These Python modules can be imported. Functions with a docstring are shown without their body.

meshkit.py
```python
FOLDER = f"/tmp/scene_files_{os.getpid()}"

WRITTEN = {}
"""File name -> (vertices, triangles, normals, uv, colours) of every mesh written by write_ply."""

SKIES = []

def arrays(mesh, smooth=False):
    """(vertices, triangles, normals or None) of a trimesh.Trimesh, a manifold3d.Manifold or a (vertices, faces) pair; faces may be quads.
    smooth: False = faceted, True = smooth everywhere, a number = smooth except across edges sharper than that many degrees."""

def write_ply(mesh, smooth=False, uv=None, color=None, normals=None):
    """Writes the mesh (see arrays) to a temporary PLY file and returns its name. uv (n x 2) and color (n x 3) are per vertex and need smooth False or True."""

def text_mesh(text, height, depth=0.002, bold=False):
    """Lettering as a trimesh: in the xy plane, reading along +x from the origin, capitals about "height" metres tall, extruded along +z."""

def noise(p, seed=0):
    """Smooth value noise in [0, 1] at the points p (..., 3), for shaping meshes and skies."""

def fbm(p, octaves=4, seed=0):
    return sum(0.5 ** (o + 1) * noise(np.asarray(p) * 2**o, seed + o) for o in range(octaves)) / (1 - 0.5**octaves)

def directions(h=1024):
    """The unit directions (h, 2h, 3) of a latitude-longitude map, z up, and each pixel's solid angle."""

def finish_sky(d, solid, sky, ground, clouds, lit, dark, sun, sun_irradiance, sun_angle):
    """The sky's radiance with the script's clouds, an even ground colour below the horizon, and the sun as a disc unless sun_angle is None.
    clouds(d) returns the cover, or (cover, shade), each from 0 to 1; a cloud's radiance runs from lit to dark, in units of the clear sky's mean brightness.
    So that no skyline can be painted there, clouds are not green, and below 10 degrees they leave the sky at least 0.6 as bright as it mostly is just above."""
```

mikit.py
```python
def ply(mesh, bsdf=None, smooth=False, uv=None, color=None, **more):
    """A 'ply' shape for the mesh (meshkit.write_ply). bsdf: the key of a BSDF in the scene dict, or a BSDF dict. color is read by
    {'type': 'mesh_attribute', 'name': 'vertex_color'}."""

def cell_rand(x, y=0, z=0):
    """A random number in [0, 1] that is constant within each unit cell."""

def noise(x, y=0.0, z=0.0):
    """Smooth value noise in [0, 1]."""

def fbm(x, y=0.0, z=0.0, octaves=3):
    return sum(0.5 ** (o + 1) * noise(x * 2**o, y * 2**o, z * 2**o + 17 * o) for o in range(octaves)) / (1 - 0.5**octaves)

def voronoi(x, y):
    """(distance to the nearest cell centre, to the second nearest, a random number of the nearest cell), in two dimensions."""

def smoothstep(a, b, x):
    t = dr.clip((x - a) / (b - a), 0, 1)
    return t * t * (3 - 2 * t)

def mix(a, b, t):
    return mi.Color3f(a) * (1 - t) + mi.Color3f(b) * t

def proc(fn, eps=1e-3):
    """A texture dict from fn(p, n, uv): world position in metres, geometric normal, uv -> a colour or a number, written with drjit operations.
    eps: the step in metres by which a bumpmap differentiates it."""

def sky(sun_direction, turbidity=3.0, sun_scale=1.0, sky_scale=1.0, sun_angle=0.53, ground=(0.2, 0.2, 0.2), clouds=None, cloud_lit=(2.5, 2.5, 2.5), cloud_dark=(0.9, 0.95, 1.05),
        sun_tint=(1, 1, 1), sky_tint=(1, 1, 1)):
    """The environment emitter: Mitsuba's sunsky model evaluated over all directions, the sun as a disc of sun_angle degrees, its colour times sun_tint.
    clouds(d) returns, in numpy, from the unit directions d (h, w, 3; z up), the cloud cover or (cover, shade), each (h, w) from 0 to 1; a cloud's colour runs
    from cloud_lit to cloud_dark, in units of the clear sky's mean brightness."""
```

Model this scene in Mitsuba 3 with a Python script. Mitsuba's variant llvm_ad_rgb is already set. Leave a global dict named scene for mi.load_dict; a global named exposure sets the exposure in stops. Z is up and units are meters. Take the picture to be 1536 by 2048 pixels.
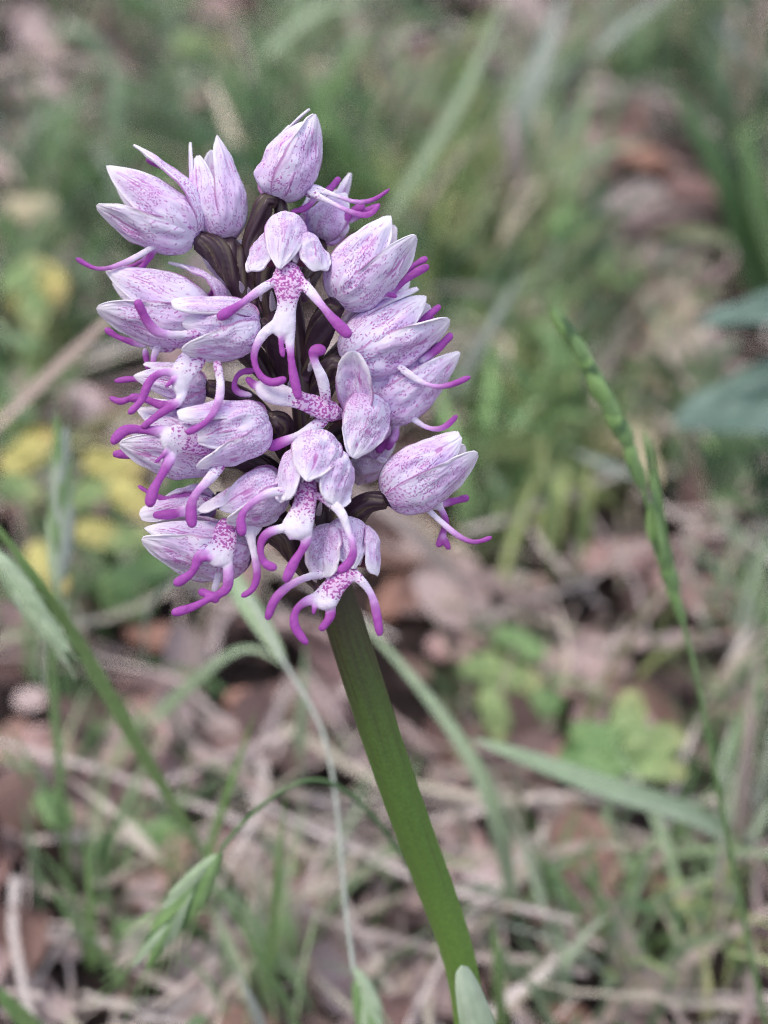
import math, random
import numpy as np
import drjit as dr
import mitsuba as mi
import trimesh
import mikit, meshkit
from mikit import noise, fbm, cell_rand, smoothstep, mix, voronoi
from scipy.interpolate import CubicSpline

T = mi.ScalarTransform4f
scene, labels = {}, {}
rng = random.Random(7)
nrg = np.random.default_rng(7)

# ------------------------------------------------------------------ camera, sky, exposure
PITCH, CAM_H, VFOV, FOCUS, APERTURE = math.radians(33), 0.243, 35.0, 0.180, 0.00198
C = np.array([0.0, 0.0, CAM_H])
FW = np.array([0, math.cos(PITCH), -math.sin(PITCH)])
RT = np.array([1.0, 0, 0])
UP = np.array([0, math.sin(PITCH), math.cos(PITCH)])
scene['camera'] = {'type': 'thinlens', 'fov': VFOV, 'fov_axis': 'y', 'aperture_radius': APERTURE, 'focus_distance': FOCUS,
                   'near_clip': 0.01, 'far_clip': 200.0,
                   'to_world': T().look_at(origin=C.tolist(), target=(C + FW).tolist(), up=[0, 0, 1])}
scene['sky'] = mikit.sky([-0.45, -0.1, 0.9], turbidity=3, sun_scale=0.3, sun_angle=25,
                         clouds=lambda d: (np.ones(d.shape[:2]), 1 - np.clip(d[..., 2], 0, 1)),      # an overcast sky, three times brighter overhead than at the horizon
                         cloud_lit=(3.28, 3.3, 4.1), cloud_dark=(1.1, 1.1, 1.37), ground=(0.1, 0.1, 0.09))
exposure = 2.0

# ------------------------------------------------------------------ measuring: where things stand
FPX, PLANE = 1024 / math.tan(math.radians(VFOV / 2)), 0.185
PX = PLANE / FPX                      # metres per unit of the flower measurements


def P(x, y, d=0.0):
    """A point at the measured place x, y of the flower's plane, d units nearer than that plane."""
    z = PLANE - d * PX
    return C + z * (FW + (x - 768) / FPX * RT - (y - 1024) / FPX * UP)


def Z(x, y, z):
    """the same at z metres from the lens"""
    return C + z * (FW + (x - 768) / FPX * RT - (y - 1024) / FPX * UP)


def V(x, y, d):
    """a direction: right, down, towards the viewer"""
    v = x * RT - y * UP - d * FW
    return v / np.linalg.norm(v)


def height(x, y):
    p = np.stack([np.asarray(x, float), np.asarray(y, float), np.zeros_like(np.asarray(x, float))], -1)
    near = np.exp(-(np.asarray(x) ** 2 + (np.asarray(y) - 0.4) ** 2) / 4)
    return (meshkit.fbm(p * 9 + 50, 3) - 0.5) * 0.022 * near + (meshkit.fbm(p * 60 + 9, 2, 3) - 0.5) * 0.008 * near


def G(x, y, h=0.0):
    """the place on the ground seen at x, y"""
    r = FW + (x - 768) / FPX * RT - (y - 1024) / FPX * UP
    p = C + r * (CAM_H / -r[2])
    p[2] = height(p[0], p[1]) + h
    return p


def unit(v):
    return v / max(np.linalg.norm(v), 1e-12)


# ------------------------------------------------------------------ keys
def numbered(base):
    used = numbered.__dict__.setdefault('used', set())
    k, n = base, 0
    while k in used:
        n += 1
        k = f'{base}_{n:03d}'
    used.add(k)
    return k


def thing(name, label, cat, group=None):
    k = numbered(name)
    labels[k] = {'label': label, 'category': cat}
    if group:
        labels[k]['group'] = group
    return k


def put(key, vf, bsdf, uv=None, color=None, smooth=True):
    scene[key] = mikit.ply(trimesh.Trimesh(vf[0], vf[1], process=False), bsdf, smooth=smooth, uv=uv, color=color)
    return key


def part(parent, name, vf, bsdf, uv=None, color=None, smooth=True, label=None):
    k = put(numbered(f'{parent}__{name}'), vf, bsdf, uv, color, smooth)
    if label:
        labels[k] = {'label': label}
    return k


# ------------------------------------------------------------------ shapes
def grid_faces(nu, nv, wrap=False, off=0):
    i, j = np.meshgrid(np.arange(nu - 1), np.arange(nv if wrap else nv - 1), indexing='ij')
    j2 = (j + 1) % nv
    a, b, c, d = i * nv + j, (i + 1) * nv + j, (i + 1) * nv + j2, i * nv + j2
    return np.concatenate([np.stack([a, b, c], -1).reshape(-1, 3), np.stack([a, c, d], -1).reshape(-1, 3)]) + off


def petal(B, Tp, N, hw, R, curl=0.0, th=0.0003, nu=30, nv=15, we=(0.5, 0.65), wave=0.0, seed=0, roll=0.10, sid=0, rib=0.035, peak=0.6):
    """A boat-shaped petal, sepal, scale or leaf from B to Tp, its back towards N: hw half width, R how far its back stands off the line B-Tp. A closed shell."""
    B, Tp = np.asarray(B, float), np.asarray(Tp, float)
    A = unit(Tp - B)
    N = unit(N - A * (N @ A))
    S = np.cross(A, N)
    s = np.linspace(0.012, 1, nu)
    s = s ** 0.9
    v = np.linspace(-1, 1, nv)
    m = we[0] / (we[0] + we[1])
    w = hw * (s ** we[0] * (1 - s) ** we[1]) / (m ** we[0] * (1 - m) ** we[1])
    g = np.sin(np.pi * np.clip(s, 0, 1) ** peak).clip(0) ** 0.85 * R
    cen = B + np.outer(s, Tp - B) + np.outer(g + curl * s ** 3.5, N)
    rho = np.maximum(np.maximum(np.abs(g) * 0.95, w * 0.9), 1e-6)
    if R < hw * 0.3:
        rho = np.maximum(w * 1.6, 1e-6)
    th_ = np.minimum(w / rho, 1.5)
    ang = th_[:, None] * v[None]
    a = np.abs(v)[None]
    fade = np.clip((s - 0.35) / 0.5, 0, 1)[:, None]
    out = -rho[:, None] * (1 - np.cos(ang)) + roll * w[:, None] * a ** 4 * fade + 0.05 * w[:, None] * a ** 10
    out -= rib * w[:, None] * np.exp(-(v / 0.12) ** 2)[None] * np.clip(s * 4, 0, 1)[:, None]
    if wave:
        q = np.stack([s[:, None] * 5 + 0 * v, 0 * s[:, None] + v * 3, np.full((nu, nv), seed * 3.7)], -1)
        out += wave * w[:, None] * (meshkit.fbm(q, 2, 5) - 0.5) * 2
    pts = cen[:, None] + (rho[:, None] * np.sin(ang))[..., None] * S + out[..., None] * N
    du, dv = np.gradient(pts, axis=0), np.gradient(pts, axis=1)
    n = np.cross(dv, du)
    ln = np.linalg.norm(n, axis=-1, keepdims=True)
    n = np.where(ln > 1e-14, n / np.maximum(ln, 1e-20), N)
    n[-1] = n[-2].mean(0)
    n *= np.where((n @ N).mean() < 0, -1, 1)
    inner = pts - n * th * (1 - 0.55 * a ** 6)[..., None]
    k = nu * nv
    f1 = grid_faces(nu, nv)
    fs = [f1[:, ::-1], f1 + k]
    for j, flip in ((0, False), (nv - 1, True)):
        i = np.arange(nu - 1)
        p0, p1 = i * nv + j, (i + 1) * nv + j
        q = np.concatenate([np.stack([p0, p1, p1 + k], -1), np.stack([p0, p1 + k, p0 + k], -1)])
        fs.append(q[:, ::-1] if flip else q)
    uv = np.stack(np.broadcast_arrays(s[:, None] + 10 * sid, v[None] * 0.5 + 0.5), -1).reshape(-1, 2)
    verts = np.concatenate([pts.reshape(-1, 3), inner.reshape(-1, 3)])
    faces = np.concatenate(fs)
    # outward winding
    t = trimesh.Trimesh(verts, faces, process=False)
    if t.volume < 0:
        faces = faces[:, ::-1]
    return (verts, faces), np.concatenate([uv, uv])


def smooth_path(pts, n):
    pts = np.asarray(pts, float)
    if len(pts) == 2:
        return np.linspace(pts[0], pts[1], n)
    t = np.concatenate([[0], np.cumsum(np.linalg.norm(np.diff(pts[:, :3], axis=0), axis=1) ** 0.6)])
    return CubicSpline(t, pts, bc_type='natural')(np.linspace(0, t[-1], n))


def frames(c, ref):
    t = np.gradient(c, axis=0)
    t /= np.maximum(np.linalg.norm(t, axis=1, keepdims=True), 1e-12)
    ref = np.broadcast_to(ref, t.shape)
    s = np.cross(t, ref)
    s /= np.maximum(np.linalg.norm(s, axis=1, keepdims=True), 1e-9)
    return t, s, np.cross(s, t)


def tube(pts, r, n=24, m=14, ribs=0, amp=0.0, twist=0.0, ref=None, round_end=True, sid=0):
    """A round, tapering, perhaps ribbed and twisted stalk along pts; r one radius or one per point."""
    pts = np.asarray(pts, float)
    r = np.broadcast_to(np.asarray(r, float), len(pts))
    q = smooth_path(np.column_stack([pts, r]), n)
    c, rr = q[:, :3], np.maximum(q[:, 3], 1e-5)
    t, s, b = frames(c, np.array([0.31, -0.77, 0.55]) if ref is None else ref)
    a = np.arange(m) * 2 * np.pi / m
    u = np.linspace(0, 1, n)
    ph = a[None] * 1 + twist * u[:, None]
    rad = rr[:, None] * (1 + amp * (np.abs(np.cos(ribs * ph / 2)) - 0.5) if ribs else 1) * np.ones((n, m))
    v = c[:, None] + rad[..., None] * (np.cos(a)[None, :, None] * s[:, None] + np.sin(a)[None, :, None] * b[:, None])
    k = n * m
    cap0, cap1 = c[0] - t[0] * rr[0] * (0.5 if round_end else 0), c[-1] + t[-1] * rr[-1] * (0.5 if round_end else 0)
    verts = np.concatenate([v.reshape(-1, 3), [cap0, cap1]])
    f = [grid_faces(n, m, True)]
    j = np.arange(m)
    f.append(np.stack([np.full(m, k), j, (j + 1) % m], -1))
    f.append(np.stack([np.full(m, k + 1), k - m + (j + 1) % m, k - m + j], -1))
    faces = np.concatenate(f)
    if trimesh.Trimesh(verts, faces, process=False).volume < 0:
        faces = faces[:, ::-1]
    uv = np.concatenate([np.stack(np.broadcast_arrays(u[:, None] + 10 * sid, (ph / (2 * np.pi)) % 1.0), -1).reshape(-1, 2), [[10 * sid, 0], [1 + 10 * sid, 0]]])
    return (verts, faces), uv


def blade(pts, w, ref, th=0.00025, n=26, fold=0.25, taper=(0.25, 0.9), twist=0.0, sid=0):
    """A grass blade: w half width, tapering to both ends; ref the way its upper side looks; a shallow fold along the middle."""
    c = smooth_path(pts, n)
    t, s, b = frames(c, ref)
    u = np.linspace(0, 1, n)
    a = twist * u
    s, b = s * np.cos(a)[:, None] + b * np.sin(a)[:, None], b * np.cos(a)[:, None] - s * np.sin(a)[:, None]
    m = taper[0] / (taper[0] + taper[1])
    uu = np.clip(u, 0.012, 0.995)
    ww = w * uu ** taper[0] * (1 - uu) ** taper[1] / (m ** taper[0] * (1 - m) ** taper[1])
    v = np.linspace(-1, 1, 7)
    top = fold * np.abs(v) ** 1.5
    ring_v = np.concatenate([v, v[-2:0:-1]])
    ring_o = np.concatenate([top, top[-2:0:-1]])
    ring_t = np.concatenate([th * (1 - v ** 4) * 0.5, -th * 0.5 * np.ones(5)])
    ver = c[:, None] + (ww[:, None] * ring_v)[..., None] * s[:, None] + (ww[:, None] * ring_o + ring_t)[..., None] * b[:, None]
    m_ = len(ring_v)
    f = grid_faces(n, m_, True)
    j = np.arange(m_ - 2) + 1
    f = np.concatenate([f, np.stack([0 * j, j, j + 1], -1), np.stack([0 * j, j + 1, j], -1) + (n - 1) * m_])
    verts = ver.reshape(-1, 3)
    if trimesh.Trimesh(verts, f, process=False).volume < 0:
        f = f[:, ::-1]
    uv = np.stack(np.broadcast_arrays(u[:, None] + 10 * sid, ring_v[None] * 0.5 + 0.5), -1).reshape(-1, 2)
    return (verts, f), uv


def surface_nets(F, h, o):
    """Naive surface nets of the field F (negative inside)."""
    neg = F < 0
    nx, ny, nz = F.shape
    acc, cnt = np.zeros((nx - 1, ny - 1, nz - 1, 3)), np.zeros((nx - 1, ny - 1, nz - 1))
    base = np.stack(np.meshgrid(*[np.arange(k - 1) for k in F.shape], indexing='ij'), -1).astype(float)
    corners = [(a, b, c) for a in (0, 1) for b in (0, 1) for c in (0, 1)]
    sl = lambda c: tuple(slice(k, k + m - 1) for k, m in zip(c, F.shape))
    for a in corners:
        for ax in range(3):
            if a[ax]:
                continue
            b = list(a)
            b[ax] = 1
            fa, fb = F[sl(a)], F[sl(tuple(b))]
            on = (fa < 0) != (fb < 0)
            t = np.where(on, fa / np.where(on, fa - fb, 1), 0)
            p = base + np.array(a, float)
            p[..., ax] += t
            acc += p * on[..., None]
            cnt += on
    on = cnt > 0
    idx = -np.ones(on.shape, int)
    idx[on] = np.arange(on.sum())
    verts = acc[on] / cnt[on][:, None] * h + o
    faces = []
    for ax in range(3):
        o1, o2 = [k for k in range(3) if k != ax]
        lo = [slice(None)] * 3
        lo[ax] = slice(0, -1)
        hi = [slice(None)] * 3
        hi[ax] = slice(1, None)
        ch = neg[tuple(lo)] != neg[tuple(hi)]
        e = np.argwhere(ch)
        e = e[(e[:, o1] > 0) & (e[:, o2] > 0) & (e[:, o1] < F.shape[o1] - 1) & (e[:, o2] < F.shape[o2] - 1)]
        inside = neg[tuple(lo)][tuple(e.T)]
        d1, d2 = np.zeros(3, int), np.zeros(3, int)
        d1[o1], d2[o2] = 1, 1
        q = [idx[tuple((e - a).T)] for a in (0 * d1, d1, d1 + d2, d2)]
        fl = inside if ax != 1 else ~inside
        q1 = np.stack([np.where(fl, q[0], q[3]), np.where(fl, q[1], q[2]), np.where(fl, q[2], q[1]), np.where(fl, q[3], q[0])], -1)
        faces += [q1[:, [0, 1, 2]], q1[:, [0, 2, 3]]]
    faces = np.concatenate(faces)
    if trimesh.Trimesh(verts, faces, process=False).volume < 0:
        faces = faces[:, ::-1]
    return verts, faces


def blend(chains, h=2.5 * PX, k=5 * PX):
    """One smooth skin over chains of capsules. A chain: (points n x 3, radii n, flatten 1+, normal). Returns vertices, faces, normals, nearest chain and place along it."""
    lo = np.min([(c[0] - c[1][:, None]).min(0) for c in chains], 0) - 4 * h
    hi = np.max([(c[0] + c[1][:, None]).max(0) for c in chains], 0) + 4 * h
    n = np.ceil((hi - lo) / h).astype(int) + 1
    F = np.full(n, 0.02)
    ax = [lo[i] + h * np.arange(n[i]) for i in range(3)]

    def dist(p, a, b, ra, rb, fl, nn):
        q, e = p - a, b - a
        if fl > 1:
            q = q + (fl - 1) * (q @ nn)[..., None] * nn
            e = e + (fl - 1) * (e @ nn) * nn
        t = np.clip((q @ e) / max(e @ e, 1e-18), 0, 1)
        return np.linalg.norm(q - t[..., None] * e, axis=-1) - (ra + (rb - ra) * t), t

    for pts, r, fl, nn in chains:
        for i in range(len(pts) - 1):
            a, b, m = pts[i], pts[i + 1], max(r[i], r[i + 1]) + 4 * h
            l = np.maximum(np.floor((np.minimum(a, b) - m - lo) / h).astype(int), 0)
            u = np.minimum(np.ceil((np.maximum(a, b) + m - lo) / h).astype(int) + 1, n)
            p = np.stack(np.meshgrid(*[ax[j][l[j]:u[j]] for j in range(3)], indexing='ij'), -1)
            d, _ = dist(p, a, b, r[i], r[i + 1], fl, nn)
            S = tuple(slice(l[j], u[j]) for j in range(3))
            f = F[S]
            w = np.clip(0.5 + 0.5 * (f - d) / k, 0, 1)
            F[S] = f * (1 - w) + d * w - k * w * (1 - w)
    v, f = surface_nets(F, h, lo)
    adj = trimesh.Trimesh(v, f, process=False)
    best, which, along = np.full(len(v), 9.0), np.zeros(len(v), int), np.zeros(len(v))
    for ci, (pts, r, fl, nn) in enumerate(chains):
        L = np.concatenate([[0], np.cumsum(np.linalg.norm(np.diff(pts, axis=0), axis=1))])
        for i in range(len(pts) - 1):
            d, t = dist(v, pts[i], pts[i + 1], r[i], r[i + 1], fl, nn)
            d = d / (1.0 if fl == 1 else 1.0)
            on = d < best
            best[on], which[on], along[on] = d[on], ci, ((L[i] + t * (L[i + 1] - L[i])) / L[-1])[on]
    for _ in range(2):      # settle the grid's steps
        nb = np.zeros_like(v)
        cn = np.zeros(len(v))
        for a, b in ((0, 1), (1, 2), (2, 0)):
            np.add.at(nb, f[:, a], v[f[:, b]])
            np.add.at(nb, f[:, b], v[f[:, a]])
            np.add.at(cn, f[:, a], 1)
            np.add.at(cn, f[:, b], 1)
        v = 0.6 * v + 0.4 * nb / np.maximum(cn, 1)[:, None]
    nrm = meshkit.arrays((v, f), True)[2]
    return v, f, nrm, which, along


# ------------------------------------------------------------------ materials
def mat(name, **kw):
    scene[name] = {'type': 'twosided', 'bsdf': {'type': 'principled', **{k: ({'type': 'rgb', 'value': list(v)} if isinstance(v, (tuple, list)) else v) for k, v in kw.items()}}}
    return name


def dashes(x, y, keep, along=0.55, L=0.14, Wd=0.098):
    """short pigment strokes: x, y in millimetres, keep = how many of the cells hold one"""
    cell = 0.46
    out = mi.Float(0)
    gx, gy = dr.floor(x / cell), dr.floor(y / cell)
    for a in (-1, 0, 1):
        for b in (-1, 0, 1):
            cx, cy = gx + a, gy + b
            px = (cx + 0.15 + 0.7 * cell_rand(cx, cy, 11)) * cell - x
            py = (cy + 0.15 + 0.7 * cell_rand(cx, cy, 12)) * cell - y
            an = (cell_rand(cx, cy, 13) - 0.5) * 3.1 * (1 - along * dr.select(cell_rand(cx, cy, 16) > 0.35, 1.0, -0.3))
            co, sn = dr.cos(an), dr.sin(an)
            t, w = px * co + py * sn, -px * sn + py * co
            l = L * (0.3 + 0.9 * cell_rand(cx, cy, 14))
            d = dr.sqrt(dr.square(dr.maximum(dr.abs(t) - l, 0)) + dr.square(w))
            on = dr.select(cell_rand(cx, cy, 15) < keep, 0.55 + 0.45 * cell_rand(cx, cy, 17), 0.0)
            out = dr.maximum(out, on * smoothstep(Wd, Wd * 0.45, d))
    return out


def sepal_colour(p, n, uv):
    i = dr.floor(uv.x / 10 + 1e-4)
    s, v = uv.x - 10 * i, uv.y * 2 - 1
    x, y = s * 11.5 + i * 31.0, v * 3.9 * dr.sqrt(dr.maximum(s * (1.15 - s), 0.02)) * 2 + i * 17.0
    a = dr.abs(v)
    rim = smoothstep(0.62, 0.95, a) * smoothstep(0.25, 0.6, s) + smoothstep(0.72, 0.95, s)
    cl = fbm(x * 0.35, y * 0.5, i, 3)
    base = mix((0.80, 0.765, 0.95), (0.765, 0.615, 0.91), smoothstep(0.38, 0.72, cl) * 0.85)
    base = mix(base, (0.92, 0.915, 0.985), dr.clip(rim, 0, 1) * 0.9)
    # veins, faintly
    vein = noise(x * 0.25, y * 3.2, 4)
    base = mix(base, (0.74, 0.48, 0.80), smoothstep(0.60, 0.86, vein) * 0.45 * (1 - dr.clip(rim, 0, 1)))
    dens = smoothstep(1.02, 0.35, s) * (0.20 + 1.15 * smoothstep(0.36, 0.68, fbm(x * 0.5 + 9, y * 0.8, i, 2))) * (0.8 + 0.5 * cell_rand(i, 3, 1))
    dens *= 1 - 0.9 * dr.clip(rim, 0, 1)
    pig = (0.46, 0.12, 0.47)
    base = mix(base, pig, dashes(x, y, dens) * 0.92)
    base = mix(base, (0.40, 0.09, 0.41), dashes(x * 1.3 + 3.3, y * 1.3, dens * 0.6, 0.3, 0.11, 0.10) * 0.9)
    # pigment streaks about the middle vein near the tip, and the fine line along an overlapped margin
    st = smoothstep(0.62, 0.78, noise(x * 0.8, y * 4.0, 2)) * smoothstep(0.42, 0.10, a) * smoothstep(0.35, 0.6, s) * smoothstep(0.95, 0.8, s)
    base = mix(base, (0.52, 0.16, 0.50), st * 0.75)
    base = mix(base, (0.40, 0.13, 0.40), smoothstep(0.86, 0.97, a) * smoothstep(0.78, 0.5, s) * 0.75)
    return base


def lip_colour(p, n, uv):
    # uv: x how purple, y how spotted
    q = p * 1000.0
    base = mix((0.80, 0.785, 0.905), (0.66, 0.38, 0.76), smoothstep(0.0, 0.42, uv.x + 0.1 * (noise(q.x * 2, q.y * 2, q.z * 2) - 0.5)))
    base = mix(base, (0.36, 0.072, 0.40), smoothstep(0.25, 0.9, uv.x))
    base = mix(base, (0.30, 0.05, 0.33), smoothstep(0.5, 0.8, fbm(q.x * 0.9, q.y * 0.9, q.z * 0.9)) * uv.x * 0.6)
    base = mix(base, (0.66, 0.50, 0.76), smoothstep(0.5, 0.8, fbm(q.x * 2.6, q.y * 2.6, q.z * 0.9, 3)) * 0.45 * (1 - uv.x))
    base = base * (0.86 + 0.28 * fbm(q.x * 1.6 + 7, q.y * 1.6, q.z * 1.6, 3))
    sp = noise(q.x * 5.2, q.y * 5.2, q.z * 5.2) * 0.75 + 0.25 * noise(q.x * 7, q.y * 7, q.z * 7)
    base = mix(base, (0.62, 0.28, 0.62), smoothstep(0.2, 0.9, uv.y) * 0.5)
    base = mix(base, (0.36, 0.05, 0.34), smoothstep(0.68 - 0.22 * uv.y, 0.76 - 0.2 * uv.y, sp) * smoothstep(0.03, 0.3, uv.y) * 0.92)
    return base


def ovary_colour(p, n, uv):
    i = dr.floor(uv.x / 10 + 1e-4)
    s = uv.x - 10 * i
    r = dr.abs(dr.cos(uv.y * 6 * math.pi))
    st = fbm(uv.y * 18 + i * 3, s * 3, i, 3)
    base = mix((0.045, 0.022, 0.036), (0.10, 0.08, 0.055), smoothstep(0.45, 0.8, st))
    base = mix(base, (0.17, 0.14, 0.085), smoothstep(0.3, 0.0, r) * smoothstep(0.4, 0.65, st) * 0.7)
    return mix(base, (0.30, 0.15, 0.28), smoothstep(0.93, 1.0, s) * 0.5)


def stem_colour(p, n, uv):
    s = uv.x
    st = fbm(uv.y * 26, s * 7, 3, 3)
    f = fbm(p.x * 3500, p.y * 3500, p.z * 3500, 2)
    base = mix((0.058, 0.05, 0.03), (0.10, 0.195, 0.04), smoothstep(0.02, 0.36, s + 0.22 * (st - 0.5)))
    base = mix(base, (0.15, 0.29, 0.055), smoothstep(0.3, 0.75, s))
    base = mix(base, (0.06, 0.045, 0.03), smoothstep(0.55, 0.8, st) * smoothstep(0.6, 0.1, s) * 0.75)
    return base * (0.80 + 0.4 * f)


def bump(p, n, uv):
    return fbm(p.x * 2500, p.y * 2500, p.z * 2500, 2) * 0.5 + 0.5 * noise(uv.x * 9, uv.y * 34)


def petal_bump(p, n, uv):
    return noise(uv.x * 5, uv.y * 40) * 0.6 + 0.4 * fbm(p.x * 4000, p.y * 4000, p.z * 4000, 2)


def lip_bump(p, n, uv):
    return fbm(p.x * 2200, p.y * 2200, p.z * 1200, 3)


def leafy(name, a, b, c=None, rough=0.5, spec=0.4, trans=0.0):
    """a blade or leaf: colour a towards b in long streaks, c at the tip"""
    def fn(p, n, uv):
        i = dr.floor(uv.x / 10 + 1e-4)
        s = uv.x - 10 * i
        st = fbm(uv.y * 9 + i * 7, s * 2.5, i, 3)
        col = mix(a, b, smoothstep(0.3, 0.7, st))
        if c is not None:
            col = mix(col, c, smoothstep(0.55, 1.0, s + 0.25 * (st - 0.5)))
        return col * (0.8 + 0.4 * fbm(p.x * 700, p.y * 700, p.z * 700, 2))
    mat(name, base_color=mikit.proc(fn), roughness=rough, specular=spec)
    return name


scene['sepal_skin'] = {'type': 'bumpmap', 'arbitrary': mikit.proc(petal_bump, 4e-5), 'scale': 0.00012,
                       'bsdf': {'type': 'principledthin', 'base_color': mikit.proc(sepal_colour), 'roughness': 0.45, 'spec_trans': 0.0, 'diff_trans': 0.14, 'eta': 1.35, 'sheen': 0.1}}
scene['lip_skin'] = {'type': 'twosided', 'bsdf': {'type': 'bumpmap', 'arbitrary': mikit.proc(lip_bump, 4e-5), 'scale': 0.00016,
                     'bsdf': {'type': 'principled', 'base_color': mikit.proc(lip_colour), 'roughness': 0.52, 'specular': 0.35, 'sheen': 0.3}}}
mat('ovary_skin', base_color=mikit.proc(ovary_colour), roughness=0.38, specular=0.5)
scene['stem_skin'] = {'type': 'twosided', 'bsdf': {'type': 'bumpmap', 'arbitrary': mikit.proc(bump, 5e-5), 'scale': 0.00006,
                      'bsdf': {'type': 'principled', 'base_color': mikit.proc(stem_colour), 'roughness': 0.5, 'specular': 0.35}}}
mat('column_skin', base_color=(0.16, 0.045, 0.09), roughness=0.4, specular=0.4)
leafy('bract_skin', (0.62, 0.60, 0.66), (0.72, 0.62, 0.74))
leafy('sheath_skin', (0.25, 0.37, 0.21), (0.31, 0.43, 0.27), (0.38, 0.49, 0.35))
leafy('green_blade', (0.15, 0.28, 0.10), (0.22, 0.37, 0.15))
leafy('bright_blade', (0.20, 0.38, 0.12), (0.27, 0.45, 0.16))
leafy('pale_blade', (0.30, 0.44, 0.25), (0.42, 0.55, 0.37))
leafy('grey_blade', (0.36, 0.45, 0.37), (0.47, 0.54, 0.48))
leafy('olive_blade', (0.22, 0.28, 0.13), (0.32, 0.36, 0.19))
leafy('lime_leaf', (0.20, 0.32, 0.12), (0.28, 0.39, 0.16), (0.38, 0.43, 0.19))
leafy('yellow_leaf', (0.50, 0.49, 0.16), (0.58, 0.55, 0.20), (0.52, 0.44, 0.18))
leafy('dark_leaf', (0.08, 0.15, 0.11), (0.19, 0.29, 0.235))
leafy('deep_grass', (0.07, 0.15, 0.06), (0.11, 0.21, 0.08))
leafy('straw_skin', (0.46, 0.38, 0.33), (0.58, 0.50, 0.44), None, 0.7, 0.2)
leafy('pink_dead', (0.40, 0.27, 0.26), (0.52, 0.38, 0.36), None, 0.8, 0.2)
leafy('pale_dead', (0.50, 0.40, 0.39), (0.62, 0.53, 0.51), None, 0.8, 0.2)
leafy('brown_dead', (0.22, 0.14, 0.13), (0.32, 0.21, 0.20), None, 0.8, 0.2)
leafy('rust_dead', (0.36, 0.20, 0.15), (0.46, 0.28, 0.22), None, 0.8, 0.2)
leafy('dark_dead', (0.09, 0.06, 0.06), (0.14, 0.09, 0.09), None, 0.8, 0.2)
leafy('buff_leaf', (0.50, 0.47, 0.31), (0.58, 0.54, 0.38), None, 0.7, 0.2)
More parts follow.
